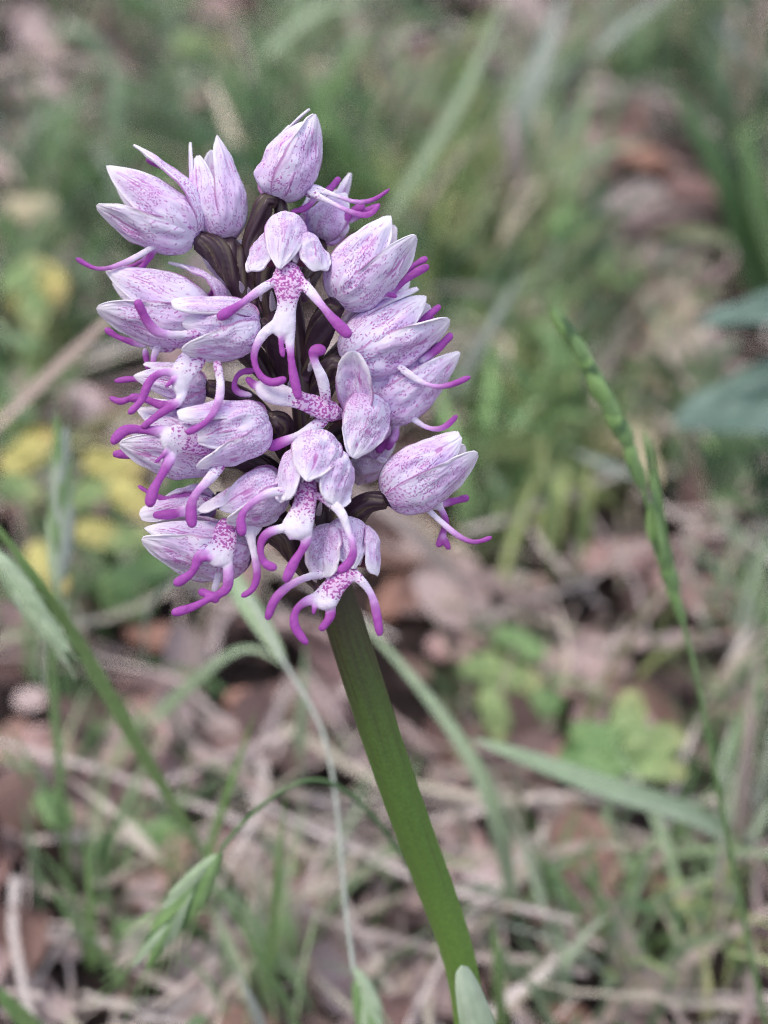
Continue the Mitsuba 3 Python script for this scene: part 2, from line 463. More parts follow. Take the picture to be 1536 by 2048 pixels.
scene['mixed_litter'] = {'type': 'twosided', 'bsdf': {'type': 'principled', 'base_color': {'type': 'mesh_attribute', 'name': 'vertex_color'}, 'roughness': 0.75, 'specular': 0.2}}


def soil(p, n, uv):
    f = fbm(p.x * 60, p.y * 60, p.z * 60, 4)
    g = fbm(p.x * 700, p.y * 700, p.z * 700, 2)
    return mix((0.022, 0.017, 0.016), (0.09, 0.066, 0.062), smoothstep(0.4, 0.8, f)) * (0.6 + 0.8 * g)


mat('soil_skin', base_color=mikit.proc(soil), roughness=0.95, specular=0.1)

# ------------------------------------------------------------------ the ground
k = np.linspace(-1, 1, 281)
gx = np.sinh(k * 6.2) / np.sinh(6.2) * 60
gy = gx + 0.40
XX, YY = np.meshgrid(gx, gy, indexing='ij')
put('ground', (np.stack([XX, YY, height(XX, YY)], -1).reshape(-1, 3), grid_faces(281, 281)[:, ::-1] if False else grid_faces(281, 281)), 'soil_skin')
labels['ground'] = {'label': 'dark woodland soil under the leaf litter', 'kind': 'structure'}

# ------------------------------------------------------------------ the orchid
orchid = thing('orchid', 'flowering orchid with a dense spike of speckled pale lilac hooded flowers on a leaning stem', 'orchid')


def axis(y):
    return P(548 + (y - 300) * 0.118, y, (740 - y) * 0.012)


stem = [P(585, 640, 4), P(612, 860, 0), P(648, 1120, -15), P(700, 1280, -50), P(792, 1560, -130), P(880, 1800, -220), P(928, 1960, -290)]
foot = np.array([stem[-1][0] + 0.004, stem[-1][1] - 0.006, 0])
foot[2] = height(foot[0], foot[1]) - 0.01
stem.append(stem[-1] * 0.55 + foot * 0.45 + [0.001, 0, 0])
stem.append(foot)
st_r = np.array([26, 30, 36, 39, 39, 37, 34, 44, 54]) * PX
vf, uv = tube(stem[2:], st_r[2:], 90, 40, 7, 0.09, 0.5, round_end=False)
uv[:, 0] = np.clip(uv[:, 0] * 1.35, 0, 1)
part(orchid, 'stem', vf, 'stem_skin', uv)
vf, uv = tube([axis(330), axis(450), axis(600), axis(800), axis(1000), P(648, 1125, -14)], np.array([8, 15, 20, 25, 30, 36]) * PX, 60, 24, 7, 0.1, 1.0, sid=1)
part(orchid, 'spike_axis', vf, 'ovary_skin', uv, label='dark purple upper stem between the flowers')

# Each flower: B = where the hood joins its ovary; S = sepals and petals (tip x, y, d, side the back looks to, half width, bulge[, curl[, own base]]);
# body / lobes = the lip. Angles turn clockwise about the hood's axis, 0 towards the viewer.
FL = [
 dict(n='topmost flower turned away at the tip of the spike', B=(552, 399, 20),
      S=[(605, 243, 24, -34, 52, 40), (629, 227, 26, 50, 50, 38, 4), (609, 213, -6, -85, 15, 40, -10), (585, 250, -30, 180, 44, 36)],
      lobes=[('arm', 8, 6, (628, 376, 30), (671, 391, 40), (707, 403, 44), (742, 401, 44), (778, 379, 42)),
             ('arm', 8, 8, (620, 385, 35), (666, 407, 50), (699, 423, 56), (737, 429, 58), (757, 410, 56)),
             ('leg', 9, 8, (632, 394, 20), (611, 416, 22), (585, 423, 18)), ('leg', 10, 10, (640, 395, 0), (660, 378, -6), (676, 359, -8))],
      body=((612, 378, 10, 12), (640, 388, 12, 14)), ov=((552, 402, 20), (533, 404, 18), (519, 440, 12), (504, 490, 8), (505, 545, 6), (530, 620, 2)), r=14),
 dict(n='upper left flower pointing away to the left', B=(394, 478, 30),
      S=[(211, 338, 34, 22, 50, 40, 14), (195, 405, 40, -52, 46, 36, 10), (259, 296, -10, 80, 34, 44, 12), (225, 345, -30, 180, 46, 36)],
      lobes=[('arm', 9, 7, (318, 486, 40), (268, 516, 42), (222, 535, 44), (189, 536, 44), (155, 518, 44)), ('leg', 9, 9, (312, 490, 25), (296, 519, 20), (279, 540, 14)),
             ('leg', 7, 6, (300, 510, 0), (260, 534, -6), (228, 539, -10))],
      body=((340, 478, 20, 12), (312, 490, 24, 12)), ov=((396, 481, 28), (430, 500, 24), (462, 540, 18), (492, 600, 8)), r=19),
 dict(n='upright flower beside the upper left one', B=(450, 482, 5),
      S=[(430, 271, 0, 48, 42, 38, 6), (393, 311, 10, -32, 40, 34, 0), (375, 285, 0, -75, 17, 32, -4), (420, 300, -50, 180, 44, 34)],
      lobes=[('leg', 10, 12, (395, 395, -40), (352, 347, -40), (298, 320, -36))],
      body=((420, 420, -40, 14), (395, 395, -42, 14)), ov=((452, 482, 4), (464, 512, 8), (482, 552, 10), (505, 612, 6)), r=19),
 dict(n='half hidden flower behind the top right', B=(640, 482, -70),
      S=[(692, 385, -80, -15, 44, 34), (701, 346, -100, 40, 20, 14, 4), (620, 392, -100, -100, 36, 30), (680, 380, -140, 180, 40, 30)],
      lobes=[('leg', 12, 13, (678, 462, -50), (697, 430, -46), (722, 414, -44)), ('leg', 11, 11, (700, 440, -60), (730, 424, -62), (752, 414, -62))],
      body=((655, 470, -60, 14), (684, 455, -54, 16)), ov=((640, 484, -70), (625, 530, -50), (600, 600, -10)), r=15),
 dict(n='open flower facing forward near the top', B=(582, 440, 60), we=(0.5, 0.38), face=(573, 518, 108),
      S=[(558, 537, 158, (0.12, -0.5, 0.85), 42, 24, 0, (578, 428, 74)), (505, 545, 124, (-0.6, -0.45, 0.8), 30, 20, 6, (549, 464, 88)),
         (640, 543, 122, (0.6, -0.45, 0.8), 31, 20, 6, (606, 468, 88)), (552, 525, 120, (-0.6, -0.3, 0.2), 16, 14, 0, (570, 455, 75)), (592, 525, 120, (0.6, -0.3, 0.2), 16, 14, 0, (585, 455, 75))],
      body=((574, 536, 112, 16), (576, 562, 134, 30), (575, 600, 146, 19), (569, 640, 150, 21), (566, 652, 150, 24)), spots=(0.9, 1, 1, 0.05, 0),
      lobes=[('arm', 11, 14, (552, 560, 136), (513, 585, 160), (480, 609, 176), (443, 632, 190)), ('arm', 12, 15, (602, 562, 136), (633, 598, 160), (660, 631, 172), (694, 667, 180)),
             ('leg', 12, 10, (552, 648, 150), (524, 672, 156), (508, 712, 158), (520, 750, 160), (543, 765, 162), (567, 759, 164), 0.15, 0.6),
             ('leg', 13, 12, (578, 655, 150), (580, 695, 156), (586, 745, 164), (596, 792, 170), 0.2, 0.5), ('tail', 7, 6, (562, 658, 154), (562, 690, 160), (566, 712, 164))],
      ov=((582, 440, 58), (560, 470, 40), (530, 540, 22), (548, 640, 4)), r=16),
 dict(n='large upper right flower pointing up and away', B=(674, 606, 70),
      S=[(782, 431, 60, -16, 54, 42), (828, 466, 76, 48, 46, 40, 10), (768, 432, 56, -62, 26, 46, 0), (790, 450, 0, 180, 50, 40)],
      lobes=[('leg', 11, 11, (765, 592, 40), (795, 573, 36), (820, 553, 34), (853, 534, 32)), ('leg', 9, 9, (795, 556, 20), (824, 533, 16), (850, 518, 14)), ('arm', 8, 7, (740, 590, 70), (770, 588, 76), (790, 592, 78))],
      body=((730, 580, 40, 14), (765, 592, 42, 15)), ov=((674, 608, 68), (655, 630, 50), (635, 680, 30), (610, 760, 5)), r=18),
 dict(n='middle right flower pointing right', B=(694, 735, 55),
      S=[(853, 592, 36, -18, 56, 44), (897, 634, 54, 46, 50, 40, 10), (834, 573, 24, -66, 22, 54, 0), (860, 610, -26, 180, 52, 40)],
      lobes=[('leg', 11, 11, (820, 672, 30), (848, 640, 26), (877, 614, 22)), ('leg', 12, 12, (845, 720, 50), (874, 698, 48), (900, 672, 46)),
             ('arm', 9, 8, (800, 735, 85), (845, 765, 92), (884, 773, 96), (937, 755, 98))],
      body=((780, 715, 60, 14), (815, 715, 60, 15)), ov=((694, 737, 52), (668, 735, 44), (645, 775, 24), (615, 850, 6)), r=18),
 dict(n='right flower below the middle, partly covered', B=(748, 830, 30),
      S=[(918, 702, 22, 34, 50, 40, 8), (872, 690, 0, -35, 46, 40), (900, 720, -40, 150, 46, 36)],
      lobes=[('arm', 8, 8, (815, 828, 40), (852, 854, 46), (884, 856, 50), (912, 833, 50)), ('leg', 11, 11, (790, 850, 20), (788, 874, 20), (768, 890, 18), (758, 900, 16)), ('leg', 9, 8, (786, 878, 24), (776, 897, 26))],
      body=((770, 835, 20, 14), (800, 838, 26, 14)), ov=((748, 832, 28), (705, 850, 16), (660, 890, 8), (622, 960, 2)), r=17),
 dict(n='lowest right flower standing clear of the spike', B=(772, 1001, 70),
      S=[(924, 874, 60, -14, 54, 44), (954, 901, 78, 48, 48, 42, 6), (917, 863, 52, -58, 26, 48, 0), (930, 890, 0, 180, 52, 42)],
      lobes=[('arm', 9, 7, (848, 1012, 75), (887, 1048, 84), (920, 1074, 90), (949, 1084, 92), (981, 1075, 92)), ('leg', 9, 9, (878, 1012, 50), (891, 1045, 48), (881, 1077, 46), (878, 1090, 46)),
             ('leg', 8, 8, (886, 1072, 48), (897, 1096, 50)), ('leg', 10, 10, (880, 1008, 30), (905, 1003, 26), (932, 996, 24))],
      body=((840, 990, 50, 14), (872, 1006, 48, 14)), ov=((772, 1001, 68), (735, 1006, 56), (712, 1026, 46), (700, 1058, 30), (672, 1120, 0)), r=16),
 dict(n='middle left flower pointing left, behind', B=(425, 650, 30),
      S=[(210, 540, 22, 20, 52, 40, 6), (194, 610, 46, -44, 52, 42, 12), (334, 526, -10, 78, 28, 48, 4), (225, 560, -40, 180, 50, 38)],
      lobes=[('leg', 9, 9, (290, 690, 0), (240, 676, -6), (214, 660, -8)), ('arm', 9, 9, (318, 690, 30), (308, 712, 30), (305, 742, 28)), ('leg', 8, 8, (290, 700, 10), (295, 735, 8))],
      body=((340, 690, 10, 14), (310, 688, 10, 14)), ov=((425, 652, 28), (470, 680, 20), (520, 730, 10), (570, 800, 2)), r=17),
 dict(n='front left flower with long arms', B=(518, 650, 110),
      S=[(364, 648, 156, 6, 48, 34, 0), (340, 609, 172, 44, 26, 38, 6), (358, 692, 172, -50, 42, 36, 12), (380, 640, 60, 180, 44, 34)],
      body=((400, 704, 130, 18), (378, 728, 150, 24), (362, 758, 158, 19), (362, 784, 160, 12)), spots=(1, 0.55, 0, 0),
      lobes=[('arm', 11, 14, (392, 668, 165), (337, 669, 186), (310, 661, 194), (288, 631, 202), (276, 606, 208)), ('arm', 12, 10, (434, 728, 160), (441, 773, 176), (434, 811, 184), (412, 844, 190), (377, 864, 194)),
             ('leg', 11, 11, (352, 746, 160), (317, 748, 170), (295, 770, 176), (284, 798, 180), (261, 824, 184)), ('leg', 11, 11, (364, 786, 160), (358, 802, 166), (333, 819, 172), (288, 852, 178), 0.15, 0.4),
             ('tail', 5, 4, (352, 754, 164), (344, 762, 170), (332, 773, 174))],
      ov=((520, 650, 108), (545, 680, 70), (570, 730, 30), (580, 800, 4)), r=17),
 dict(n='front left flower below the one with long arms', B=(538, 845, 110),
      S=[(380, 880, 156, 8, 48, 38, 0), (352, 832, 172, 42, 27, 38, 8), (385, 925, 172, -54, 36, 34, 14), (395, 860, 60, 180, 46, 34)],
      body=((405, 892, 140, 20), (372, 878, 158, 28), (346, 880, 164, 24)), spots=(1, 0.8, 0),
      lobes=[('arm', 13, 14, (440, 930, 150), (415, 962, 176), (391, 989, 186), (382, 1016, 190), (384, 1047, 194)), ('leg', 14, 14, (332, 864, 164), (289, 860, 172), (250, 861, 178), (228, 882, 182)),
             ('leg', 13, 14, (344, 908, 164), (328, 942, 176), (308, 978, 184), (300, 1006, 188)), ('tail', 5, 4, (338, 898, 168), (326, 910, 174), (313, 924, 178))],
      ov=((540, 843, 108), (560, 850, 80), (572, 890, 50), (600, 960, 4)), r=18),
 dict(n='left flower behind the purple lobes', B=(440, 915, 40),
      S=[(272, 816, 40, 30, 44, 36, 0), (238, 884, 80, -28, 46, 36, 8), (290, 800, -10, 110, 36, 34), (260, 860, -30, 180, 44, 34)],
      lobes=[('leg', 12, 13, (330, 915, 40), (287, 910, 36), (232, 908, 32)), ('arm', 8, 6, (380, 985, 40), (339, 998, 36), (300, 986, 32), (278, 973, 30), -0.5, 0.2), ('leg', 10, 10, (395, 992, 44), (370, 996, 40), (350, 996, 38))],
      body=((390, 940, 30, 14), (350, 930, 34, 14)), ov=((440, 915, 38), (490, 920, 24), (560, 960, 8), (605, 1010, 2)), r=17),
 dict(n='lower middle flower beside the front one', B=(566, 968, 95),
      S=[(438, 1019, 128, 14, 44, 34, 0), (398, 1028, 112, 62, 26, 32, 10), (447, 1036, 146, -50, 44, 40, 12), (450, 1000, 50, 180, 44, 34)],
      lobes=[('arm', 12, 9, (500, 1066, 120), (508, 1107, 132), (514, 1145, 138), (505, 1178, 142), (486, 1191, 144), 0.25, 0.75)],
      body=((520, 1030, 110, 14), (502, 1062, 118, 14)), ov=((568, 968, 93), (590, 970, 70), (605, 1010, 30), (630, 1070, 0)), r=16),
 dict(n='lowest left flower with two curling purple legs', B=(502, 1112, 70),
      S=[(288, 1056, 80, 28, 42, 34, 0), (283, 1074, 110, -38, 52, 44, 8), (320, 1040, 20, 120, 40, 34), (310, 1080, 0, 180, 46, 36)],
      body=((452, 1050, 120, 16), (447, 1080, 136, 24), (438, 1108, 144, 27)), spots=(1, 1, 0),
      lobes=[('leg', 13, 12, (422, 1108, 146), (398, 1114, 156), (388, 1139, 160), (355, 1165, 164)), ('leg', 13, 11, (455, 1118, 146), (457, 1148, 150), (452, 1178, 154), (426, 1194, 158), (388, 1213, 164), (350, 1225, 168)),
             ('arm', 9, 8, (436, 1140, 110), (434, 1160, 112), (428, 1182, 116), 2, 3), ('leg', 10, 11, (404, 1184, 150), (422, 1192, 154), (432, 1200, 156), -1, -0.5), ('tail', 5, 4, (428, 1116, 152), (418, 1118, 158), (404, 1118, 162))],
      ov=((504, 1108, 68), (530, 1068, 56), (566, 1078, 44), (588, 1112, 30), (640, 1170, -10)), r=15),
 dict(n='front flower at the centre facing forward', B=(640, 885, 100), we=(0.45, 0.42), face=(612, 968, 150),
      S=[(612, 962, 214, (0.1, -0.5, 0.85), 50, 26, 0, (645, 866, 122)), (574, 1004, 186, (-0.75, -0.2, 0.7), 35, 28, 8, (600, 898, 116)),
         (662, 1011, 186, (0.75, -0.2, 0.7), 40, 30, 6, (674, 904, 116)), (604, 962, 170, (-0.6, -0.2, 0.3), 16, 14, 0, (625, 895, 110)), (636, 965, 170, (0.6, -0.2, 0.3), 16, 14, 0, (648, 895, 110))],
      body=((615, 960, 150, 15), (612, 992, 166, 20), (606, 1022, 176, 22), (596, 1050, 182, 30)), spots=(1, 1, 0.7, 0),
      lobes=[('arm', 11, 12, (580, 982, 166), (545, 985, 186), (508, 1003, 196), (483, 1033, 204), (484, 1064, 208)), ('arm', 12, 11, (642, 992, 166), (682, 1025, 190), (695, 1058, 198), (707, 1100, 206), (698, 1126, 208), (682, 1140, 210), 0.45, 0.9),
             ('leg', 11, 10, (574, 1056, 182), (540, 1064, 188), (524, 1080, 190), (521, 1104, 192), (530, 1127, 194), (547, 1135, 196), 0.05, 0.5), ('leg', 13, 13, (611, 1062, 182), (611, 1086, 188), (592, 1118, 194), (573, 1158, 200)),
             ('tail', 5, 3, (582, 1058, 184), (582, 1068, 188), (581, 1078, 190))],
      ov=((640, 885, 98), (655, 900, 70), (640, 960, 36), (632, 1050, 0)), r=17),
 dict(n='lowest flower at the bottom of the spike facing forward', B=(692, 1046, 90), we=(0.45, 0.45), face=(702, 1120, 116),
      S=[(706, 1138, 150, (0.1, -0.5, 0.8), 42, 22, 0, (690, 1034, 92)), (648, 1156, 150, (-0.55, -0.1, 0.85), 40, 30, 4, (656, 1050, 94)),
         (746, 1154, 135, (0.85, -0.2, 0.5), 26, 26, 8, (722, 1052, 88)), (692, 1130, 130, (-0.6, -0.2, 0.3), 14, 14, 0, (690, 1060, 95)), (720, 1130, 130, (0.6, -0.2, 0.3), 14, 14, 0, (708, 1060, 95))],
      body=((700, 1134, 124, 14), (690, 1150, 138, 20), (671, 1170, 148, 20), (652, 1196, 152, 26)), spots=(0.7, 0.9, 1, 0),
      lobes=[('arm', 12, 12, (666, 1142, 138), (630, 1150, 150), (591, 1164, 160), (552, 1196, 168), (536, 1234, 172)), ('arm', 12, 12, (706, 1146, 138), (738, 1181, 152), (751, 1217, 158), (759, 1266, 164)),
             ('leg', 12, 12, (632, 1196, 152), (597, 1214, 158), (588, 1246, 162), (611, 1284, 166)), ('leg', 14, 11, (660, 1202, 152), (660, 1232, 158), (644, 1256, 162)), ('tail', 6, 3, (632, 1204, 156), (628, 1216, 160), (627, 1228, 162))],
      ov=((692, 1046, 88), (705, 1056, 60), (690, 1100, 24), (660, 1160, -10)), r=15),
 dict(n='twisted flower right of the centre with its lip thrown to the left', B=(772, 838, 60), wd=(0.5, 0.5), face=(690, 830, 80),
      S=[(707, 702, 150, (0.5, 0.1, -0.9), 42, 22, 4, (712, 850, 96)), (703, 917, 130, (0.25, 0.1, 1), 46, 30, 6, (748, 790, 84)),
         (684, 800, 60, (0.3, -0.5, -0.8), 40, 26, 0, (770, 838, 50)), (715, 880, 90, (0.9, 0.6, 0.2), 34, 24, 0, (772, 806, 60)), (690, 760, 100, (0.2, -0.3, 0.9), 14, 8, 0, (720, 800, 84))],
      body=((672, 826, 100, 16), (648, 818, 116, 24), (598, 800, 126, 19), (556, 788, 128, 24), (536, 780, 126, 25)), spots=(0.8, 1, 0.85, 0.05, 0),
      lobes=[('arm', 14, 14, (652, 800, 120), (643, 754, 134), (629, 722, 140), (628, 702, 142), (642, 700, 142), 0.55, 0.95), ('arm', 15, 14, (646, 842, 112), (615, 862, 118), (580, 878, 120), (544, 893, 120), 0.5, 0.95),
             ('leg', 11, 9, (530, 776, 126), (512, 772, 126), (496, 758, 124)), ('leg', 8, 8, (500, 790, 110), (470, 778, 108), (478, 748, 106), (504, 742, 106))],
      ov=((772, 840, 58), (735, 860, 46), (690, 900, 30), (628, 960, 0)), r=16),
 dict(n='small left flower half hidden behind the purple arms', B=(412, 776, 40),
      S=[(266, 752, 70, 0, 34, 26, 4), (290, 724, 30, 80, 26, 26), (300, 800, 60, -80, 30, 26), (290, 760, 0, 180, 34, 28)],
      lobes=[('leg', 9, 8, (290, 760, 30), (262, 758, 26), (232, 762, 24)), ('leg', 9, 8, (290, 795, 50), (260, 797, 46), (242, 803, 44), (222, 796, 42)), ('leg', 12, 12, (362, 800, 80), (328, 811, 84), (290, 798, 82), (265, 796, 80))],
      body=((370, 788, 50, 14), (345, 790, 56, 14)), ov=((414, 776, 38), (470, 790, 20), (530, 840, 8), (590, 900, 2)), r=16),
 dict(n='hidden lower left flower showing one white tip', B=(430, 1000, 30),
      S=[(278, 1029, 40, 20, 24, 20, 0), (310, 1010, 0, 100, 30, 26), (310, 1040, 10, 180, 34, 28)],
      lobes=[('leg', 14, 13, (375, 1020, 70), (345, 1028, 74), (312, 1030, 76))],
      body=((410, 1008, 50, 14), (385, 1016, 64, 15)), ov=((432, 1000, 28), (490, 1010, 16), (560, 1040, 8), (620, 1090, 0)), r=16),
 dict(n='flower at the back seen in the gap below the upper ovaries', B=(520, 585, -70),
      S=[(402, 508, -70, 10, 34, 26), (478, 478, -60, 60, 30, 24), (440, 560, -60, -60, 34, 26), (450, 500, -110, 180, 36, 28)],
      lobes=[('leg', 9, 8, (440, 560, -80), (420, 590, -84), (400, 600, -86))], body=((470, 570, -80, 12), (445, 562, -80, 12)), ov=((522, 586, -70), (545, 640, -40), (580, 720, -6)), r=15),
 dict(n='flower at the back right between the hoods', B=(700, 680, -60),
      S=[(820, 560, -70, -20, 44, 36), (850, 610, -70, 50, 40, 34), (800, 570, -120, 180, 42, 34)],
      lobes=[('leg', 10, 9, (790, 660, -70), (830, 650, -74), (870, 640, -76))], body=((760, 670, -66, 13), (790, 662, -68, 13)), ov=((698, 682, -60), (655, 740, -40), (615, 820, -4)), r=15),
 dict(n='flower at the back of the lower spike', B=(700, 920, -70),
      S=[(800, 830, -80, -20, 44, 36), (780, 930, -70, 60, 40, 34), (790, 880, -130, 180, 42, 34)],
      lobes=[('leg', 10, 9, (770, 930, -70), (790, 950, -74), (800, 970, -76))], body=((740, 925, -66, 13), (768, 930, -68, 13)), ov=((698, 922, -70), (670, 980, -40), (635, 1060, -4)), r=15),
]


def build_flower(f, no):
    fl = numbered(f'{orchid}__flower')
    labels[fl] = {'label': f['n']}
    B = P(*f['B'])
    tips = np.array([P(*s[:3]) for s in f['S']])
    A = unit(tips[:3].mean(0) - B)
    e1 = unit(-FW - A * (-FW @ A))
    e2 = np.cross(A, e1)
    for q, s in enumerate(f['S']):
        base = P(*s[7]) if len(s) > 7 else B
        side = s[3]
        N = V(*side) if isinstance(side, tuple) else math.cos(math.radians(side)) * e1 + math.sin(math.radians(side)) * e2
        narrow = s[4] < 28
        paddle = narrow and s[4] > 20
        vf, uv = petal(base, tips[q], N, s[4] * PX * (1.25 if paddle else 1.1 if narrow else 1.24 if q == 0 else 1.36), s[5] * PX * (1.06 if narrow or 'face' in f else 1.36), (s[6] if len(s) > 6 else 0) * PX, sid=no * 6 + q, seed=no * 6 + q, wave=0.19, roll=0.12 if narrow or q == 0 else 0.30,
                       nu=40, nv=21, we=(0.55, 0.36) if paddle else f.get('we', (0.40, 0.55 if narrow else 0.72)) if q != 0 else f.get('wd', (0.40, 0.80)))
        part(fl, 'petal' if narrow else 'sepal', vf, 'sepal_skin', uv)
    # the lip: one skin over body and lobes, cut into its pieces
    b = np.array(f['body'], float)
    bp = np.array([P(*x[:3]) for x in b])
    mid = unit(bp[-1] - bp[0])
    nb = -FW * 0.8 + UP * 0.5 if f.get('face') else -FW
    nb = unit(nb - mid * (nb @ mid))
    chains, info = [(smooth_path(np.column_stack([bp, b[:, 3] * PX]), 9)[:, :3], smooth_path(np.column_stack([bp, b[:, 3] * PX]), 9)[:, 3], 2.2, nb)], [('lip', 9, 9)]
    for l in f['lobes']:
        kind, r0, r1 = l[:3]
        pts = np.array([x for x in l[3:] if isinstance(x, tuple)], float)
        ab = [x for x in l[3:] if not isinstance(x, tuple)]
        a_, b_ = ab if ab else {'arm': (0.12, 1.0), 'leg': (-0.12, 0.5), 'tail': (-0.2, 0.6)}[kind]
        w = smooth_path(np.array([P(*x) for x in pts]), 5 * len(pts))
        u = np.linspace(0, 1, len(w))
        r = (r0 + (r1 - r0) * u) * (0.72 - 0.16 * np.sin(np.pi * u * 0.85) + 0.09 * np.sin(u * 9 + no * 1.7 + r0)) * PX
        chains.append((w, r, 1.6, unit(-FW + 0.2 * UP)))
        info.append((f'lip_{kind}', a_, b_))
    v, fa, nrm, which, along = blend(chains)
    sp = f.get('spots', tuple(np.linspace(0.8, 0.0, len(b))))
    pur, spo = np.zeros(len(v)), np.zeros(len(v))
    for ci, (nm, a_, b_) in enumerate(info):
        on = which == ci
        if ci == 0:
            spo[on] = np.interp(along[on], np.linspace(0, 1, len(sp)), sp)
            spo[on] *= 1
        else:
            t = np.clip((along[on] - a_) / (b_ - a_), 0, 1)
            pur[on] = t * t * (3 - 2 * t)
            start = chains[ci][0][0]
            j = np.argmin(np.linalg.norm(chains[0][0] - start, axis=1)) / 8
            spo[on] = np.interp(j, np.linspace(0, 1, len(sp)), sp) * np.clip(1 - along[on] * 3.5, 0, 1)
    for _ in range(14):      # let the two colours run into each other where lobes leave the body
        for arr in (pur, spo):
            m = arr.copy()
            c = np.ones(len(v))
            for a, b2 in ((0, 1), (1, 2), (2, 0)):
                np.add.at(m, fa[:, a], arr[fa[:, b2]])
                np.add.at(m, fa[:, b2], arr[fa[:, a]])
                np.add.at(c, fa[:, a], 1)
                np.add.at(c, fa[:, b2], 1)
            arr[:] = m / c
    # pigment tufts stand up a little
    tuft = meshkit.noise(v * 3300) * 0.7 + 0.3 * meshkit.noise(v * 7000)
    v = v + nrm * (np.clip(tuft - 0.55, 0, 1) * spo * 4.5 * PX)[:, None]
    nrm = meshkit.arrays((v, fa), True)[2]
    owner = which[fa[:, 0]]
    uvs = np.stack([pur, spo], -1)
    for ci, (nm, _, _) in enumerate(info):
        tri = fa[owner == ci]
        if len(tri) < 3:
            continue
        ids, inv = np.unique(tri, return_inverse=True)
        path = meshkit.write_ply((v[ids], inv.reshape(-1, 3)), False, uvs[ids], None, nrm[ids])
        scene[numbered(f'{fl}__{nm}')] = {'type': 'ply', 'filename': path, 'face_normals': False, 'bsdf': {'type': 'ref', 'id': 'lip_skin'}}
    ov = [P(*x) for x in f['ov']]
    r = f['r'] * 1.3 * PX
    vf, uv = tube(ov, np.interp(np.linspace(0, 1, len(ov)), [0, 0.15, 0.5, 1], [0.72, 0.95, 1.1, 0.7]) * r, 36, 30, 6, 0.28, 2.6, sid=no)
    part(fl, 'ovary', vf, 'ovary_skin', uv)
    root = ov[-1]
    vf, uv = petal(root, root * 0.45 + ov[-2] * 0.55 - FW * 0.002 + RT * 0.0004, V(0.1, -0.2, 1), 8 * PX, 4 * PX, 2 * PX, sid=no, nu=12, nv=7)
    part(fl, 'bract', vf, 'bract_skin', uv)
    if 'face' in f:
        x, y, d = f['face']
        cv, cf, *_ = blend([(np.array([P(x, y - 22, d - 16), P(x, y + 8, d)]), np.array([13, 11]) * PX, 1, FW), (np.array([P(x - 44, y + 4, d - 18), P(x, y, d - 10), P(x + 44, y + 4, d - 18)]), np.array([12, 14, 12]) * PX, 1, FW)])
        part(fl, 'column', (cv, cf), 'column_skin')


for no, f in enumerate(FL):
    build_flower(f, no)

# the sheathing leaf at the foot of the stem
vf, uv = petal(P(1012, 2330, -300), P(926, 1932, -222), V(0.4, -0.2, 1), 60 * PX, 36 * PX, -6 * PX, th=0.0005, nu=40, nv=17, we=(0.25, 0.42), peak=0.9, sid=3)
part(orchid, 'sheath_leaf', vf, 'sheath_skin', uv, label='pale green sheathing leaf wrapped round the foot of the stem')

# ------------------------------------------------------------------ grasses with ears
def zg(y):
    return CAM_H / (math.sin(PITCH) + (y - 1024) / FPX * math.cos(PITCH))


def path3(pts):
    return [G(*p) if len(p) == 2 else (G(*p[:2]) + np.array([0, 0, p[3]]) if p[2] is None else Z(*p)) for p in pts]


def mean_z(pts):
    return np.mean([zg(p[1]) if len(p) == 2 or p[2] is None else p[2] for p in pts])


BN = [0]


def grass_blade(label, m, w, *pts, group=None, fold=0.25, twist=0.0, taper=(0.2, 0.85), cat='grass blade', name='grass_blade'):
    """w: half width as measured; pts from the root up"""
    k_ = thing(name, label, cat, group)
    z = mean_z(pts)
    BN[0] += 1
    ref = unit(-FW * 0.8 + np.array([0, 0, 0.5]) + 0.35 * RT * math.sin(BN[0] * 2.4))
    vf, uv = blade(path3(pts), w * z / FPX, ref, 0.0003, 30, fold, taper, twist, BN[0])
    put(k_, vf, m, uv)
    return k_


def ear(key, base, tip, n, hw, mats, awn=0.0, spread=0.30, name='lemma'):
    """a spikelet: overlapping boat-shaped scales in two rows along base-tip"""
    d = tip - base
    L = np.linalg.norm(d)
    d = d / L
    side = unit(np.cross(d, -FW))
    for i in range(n):
        u = i / max(n - 1, 1)
        sg = 1 if i % 2 else -1
        b = base + d * L * 0.62 * u
        ln = L * (0.46 - 0.06 * u)
        dirn = unit(d + side * sg * spread * (0.4 + 0.6 * (1 - u)))
        N = unit(side * sg * 0.75 - FW * (0.7 if i % 3 else 1.0))
        vf, uv = petal(b, b + dirn * ln, N, hw, hw * 0.55, th=0.0002, nu=14, nv=7, sid=40 + i)
        part(key, name, vf, mats[i % len(mats)], uv)
        if awn:
            e = b + dirn * ln
            vf, uv = tube([b + dirn * ln * 0.93, e + dirn * awn * 0.5, e + unit(dirn + side * sg * 0.08) * awn], np.array([0.00012, 0.0001, 0.00005]), 6, 5)
            part(key, 'awn', vf, mats[0], uv)


# the drooping ear in front at the lower left
k_ = thing('brome_grass', 'drooping green and silvery grass ear on a thin arched stalk at the lower left', 'grass')
vf, uv = tube(path3([(925, 1990), (850, 1800, 0.245), (760, 1650, 0.232), (640, 1561, 0.225), (555, 1588, 0.222), (480, 1652, 0.219), (443, 1697, 0.217)]), np.array([6, 6, 5.5, 5, 4.8, 4.6, 5]) * 0.22 / FPX, 60, 8)
part(k_, 'stalk', vf, 'deep_grass', uv)
ear(k_, Z(443, 1697, 0.217), Z(276, 1938, 0.220), 14, 0.00105, ['green_blade', 'pale_blade', 'bright_blade', 'sheath_skin', 'deep_grass'], awn=0.008, spread=0.27)
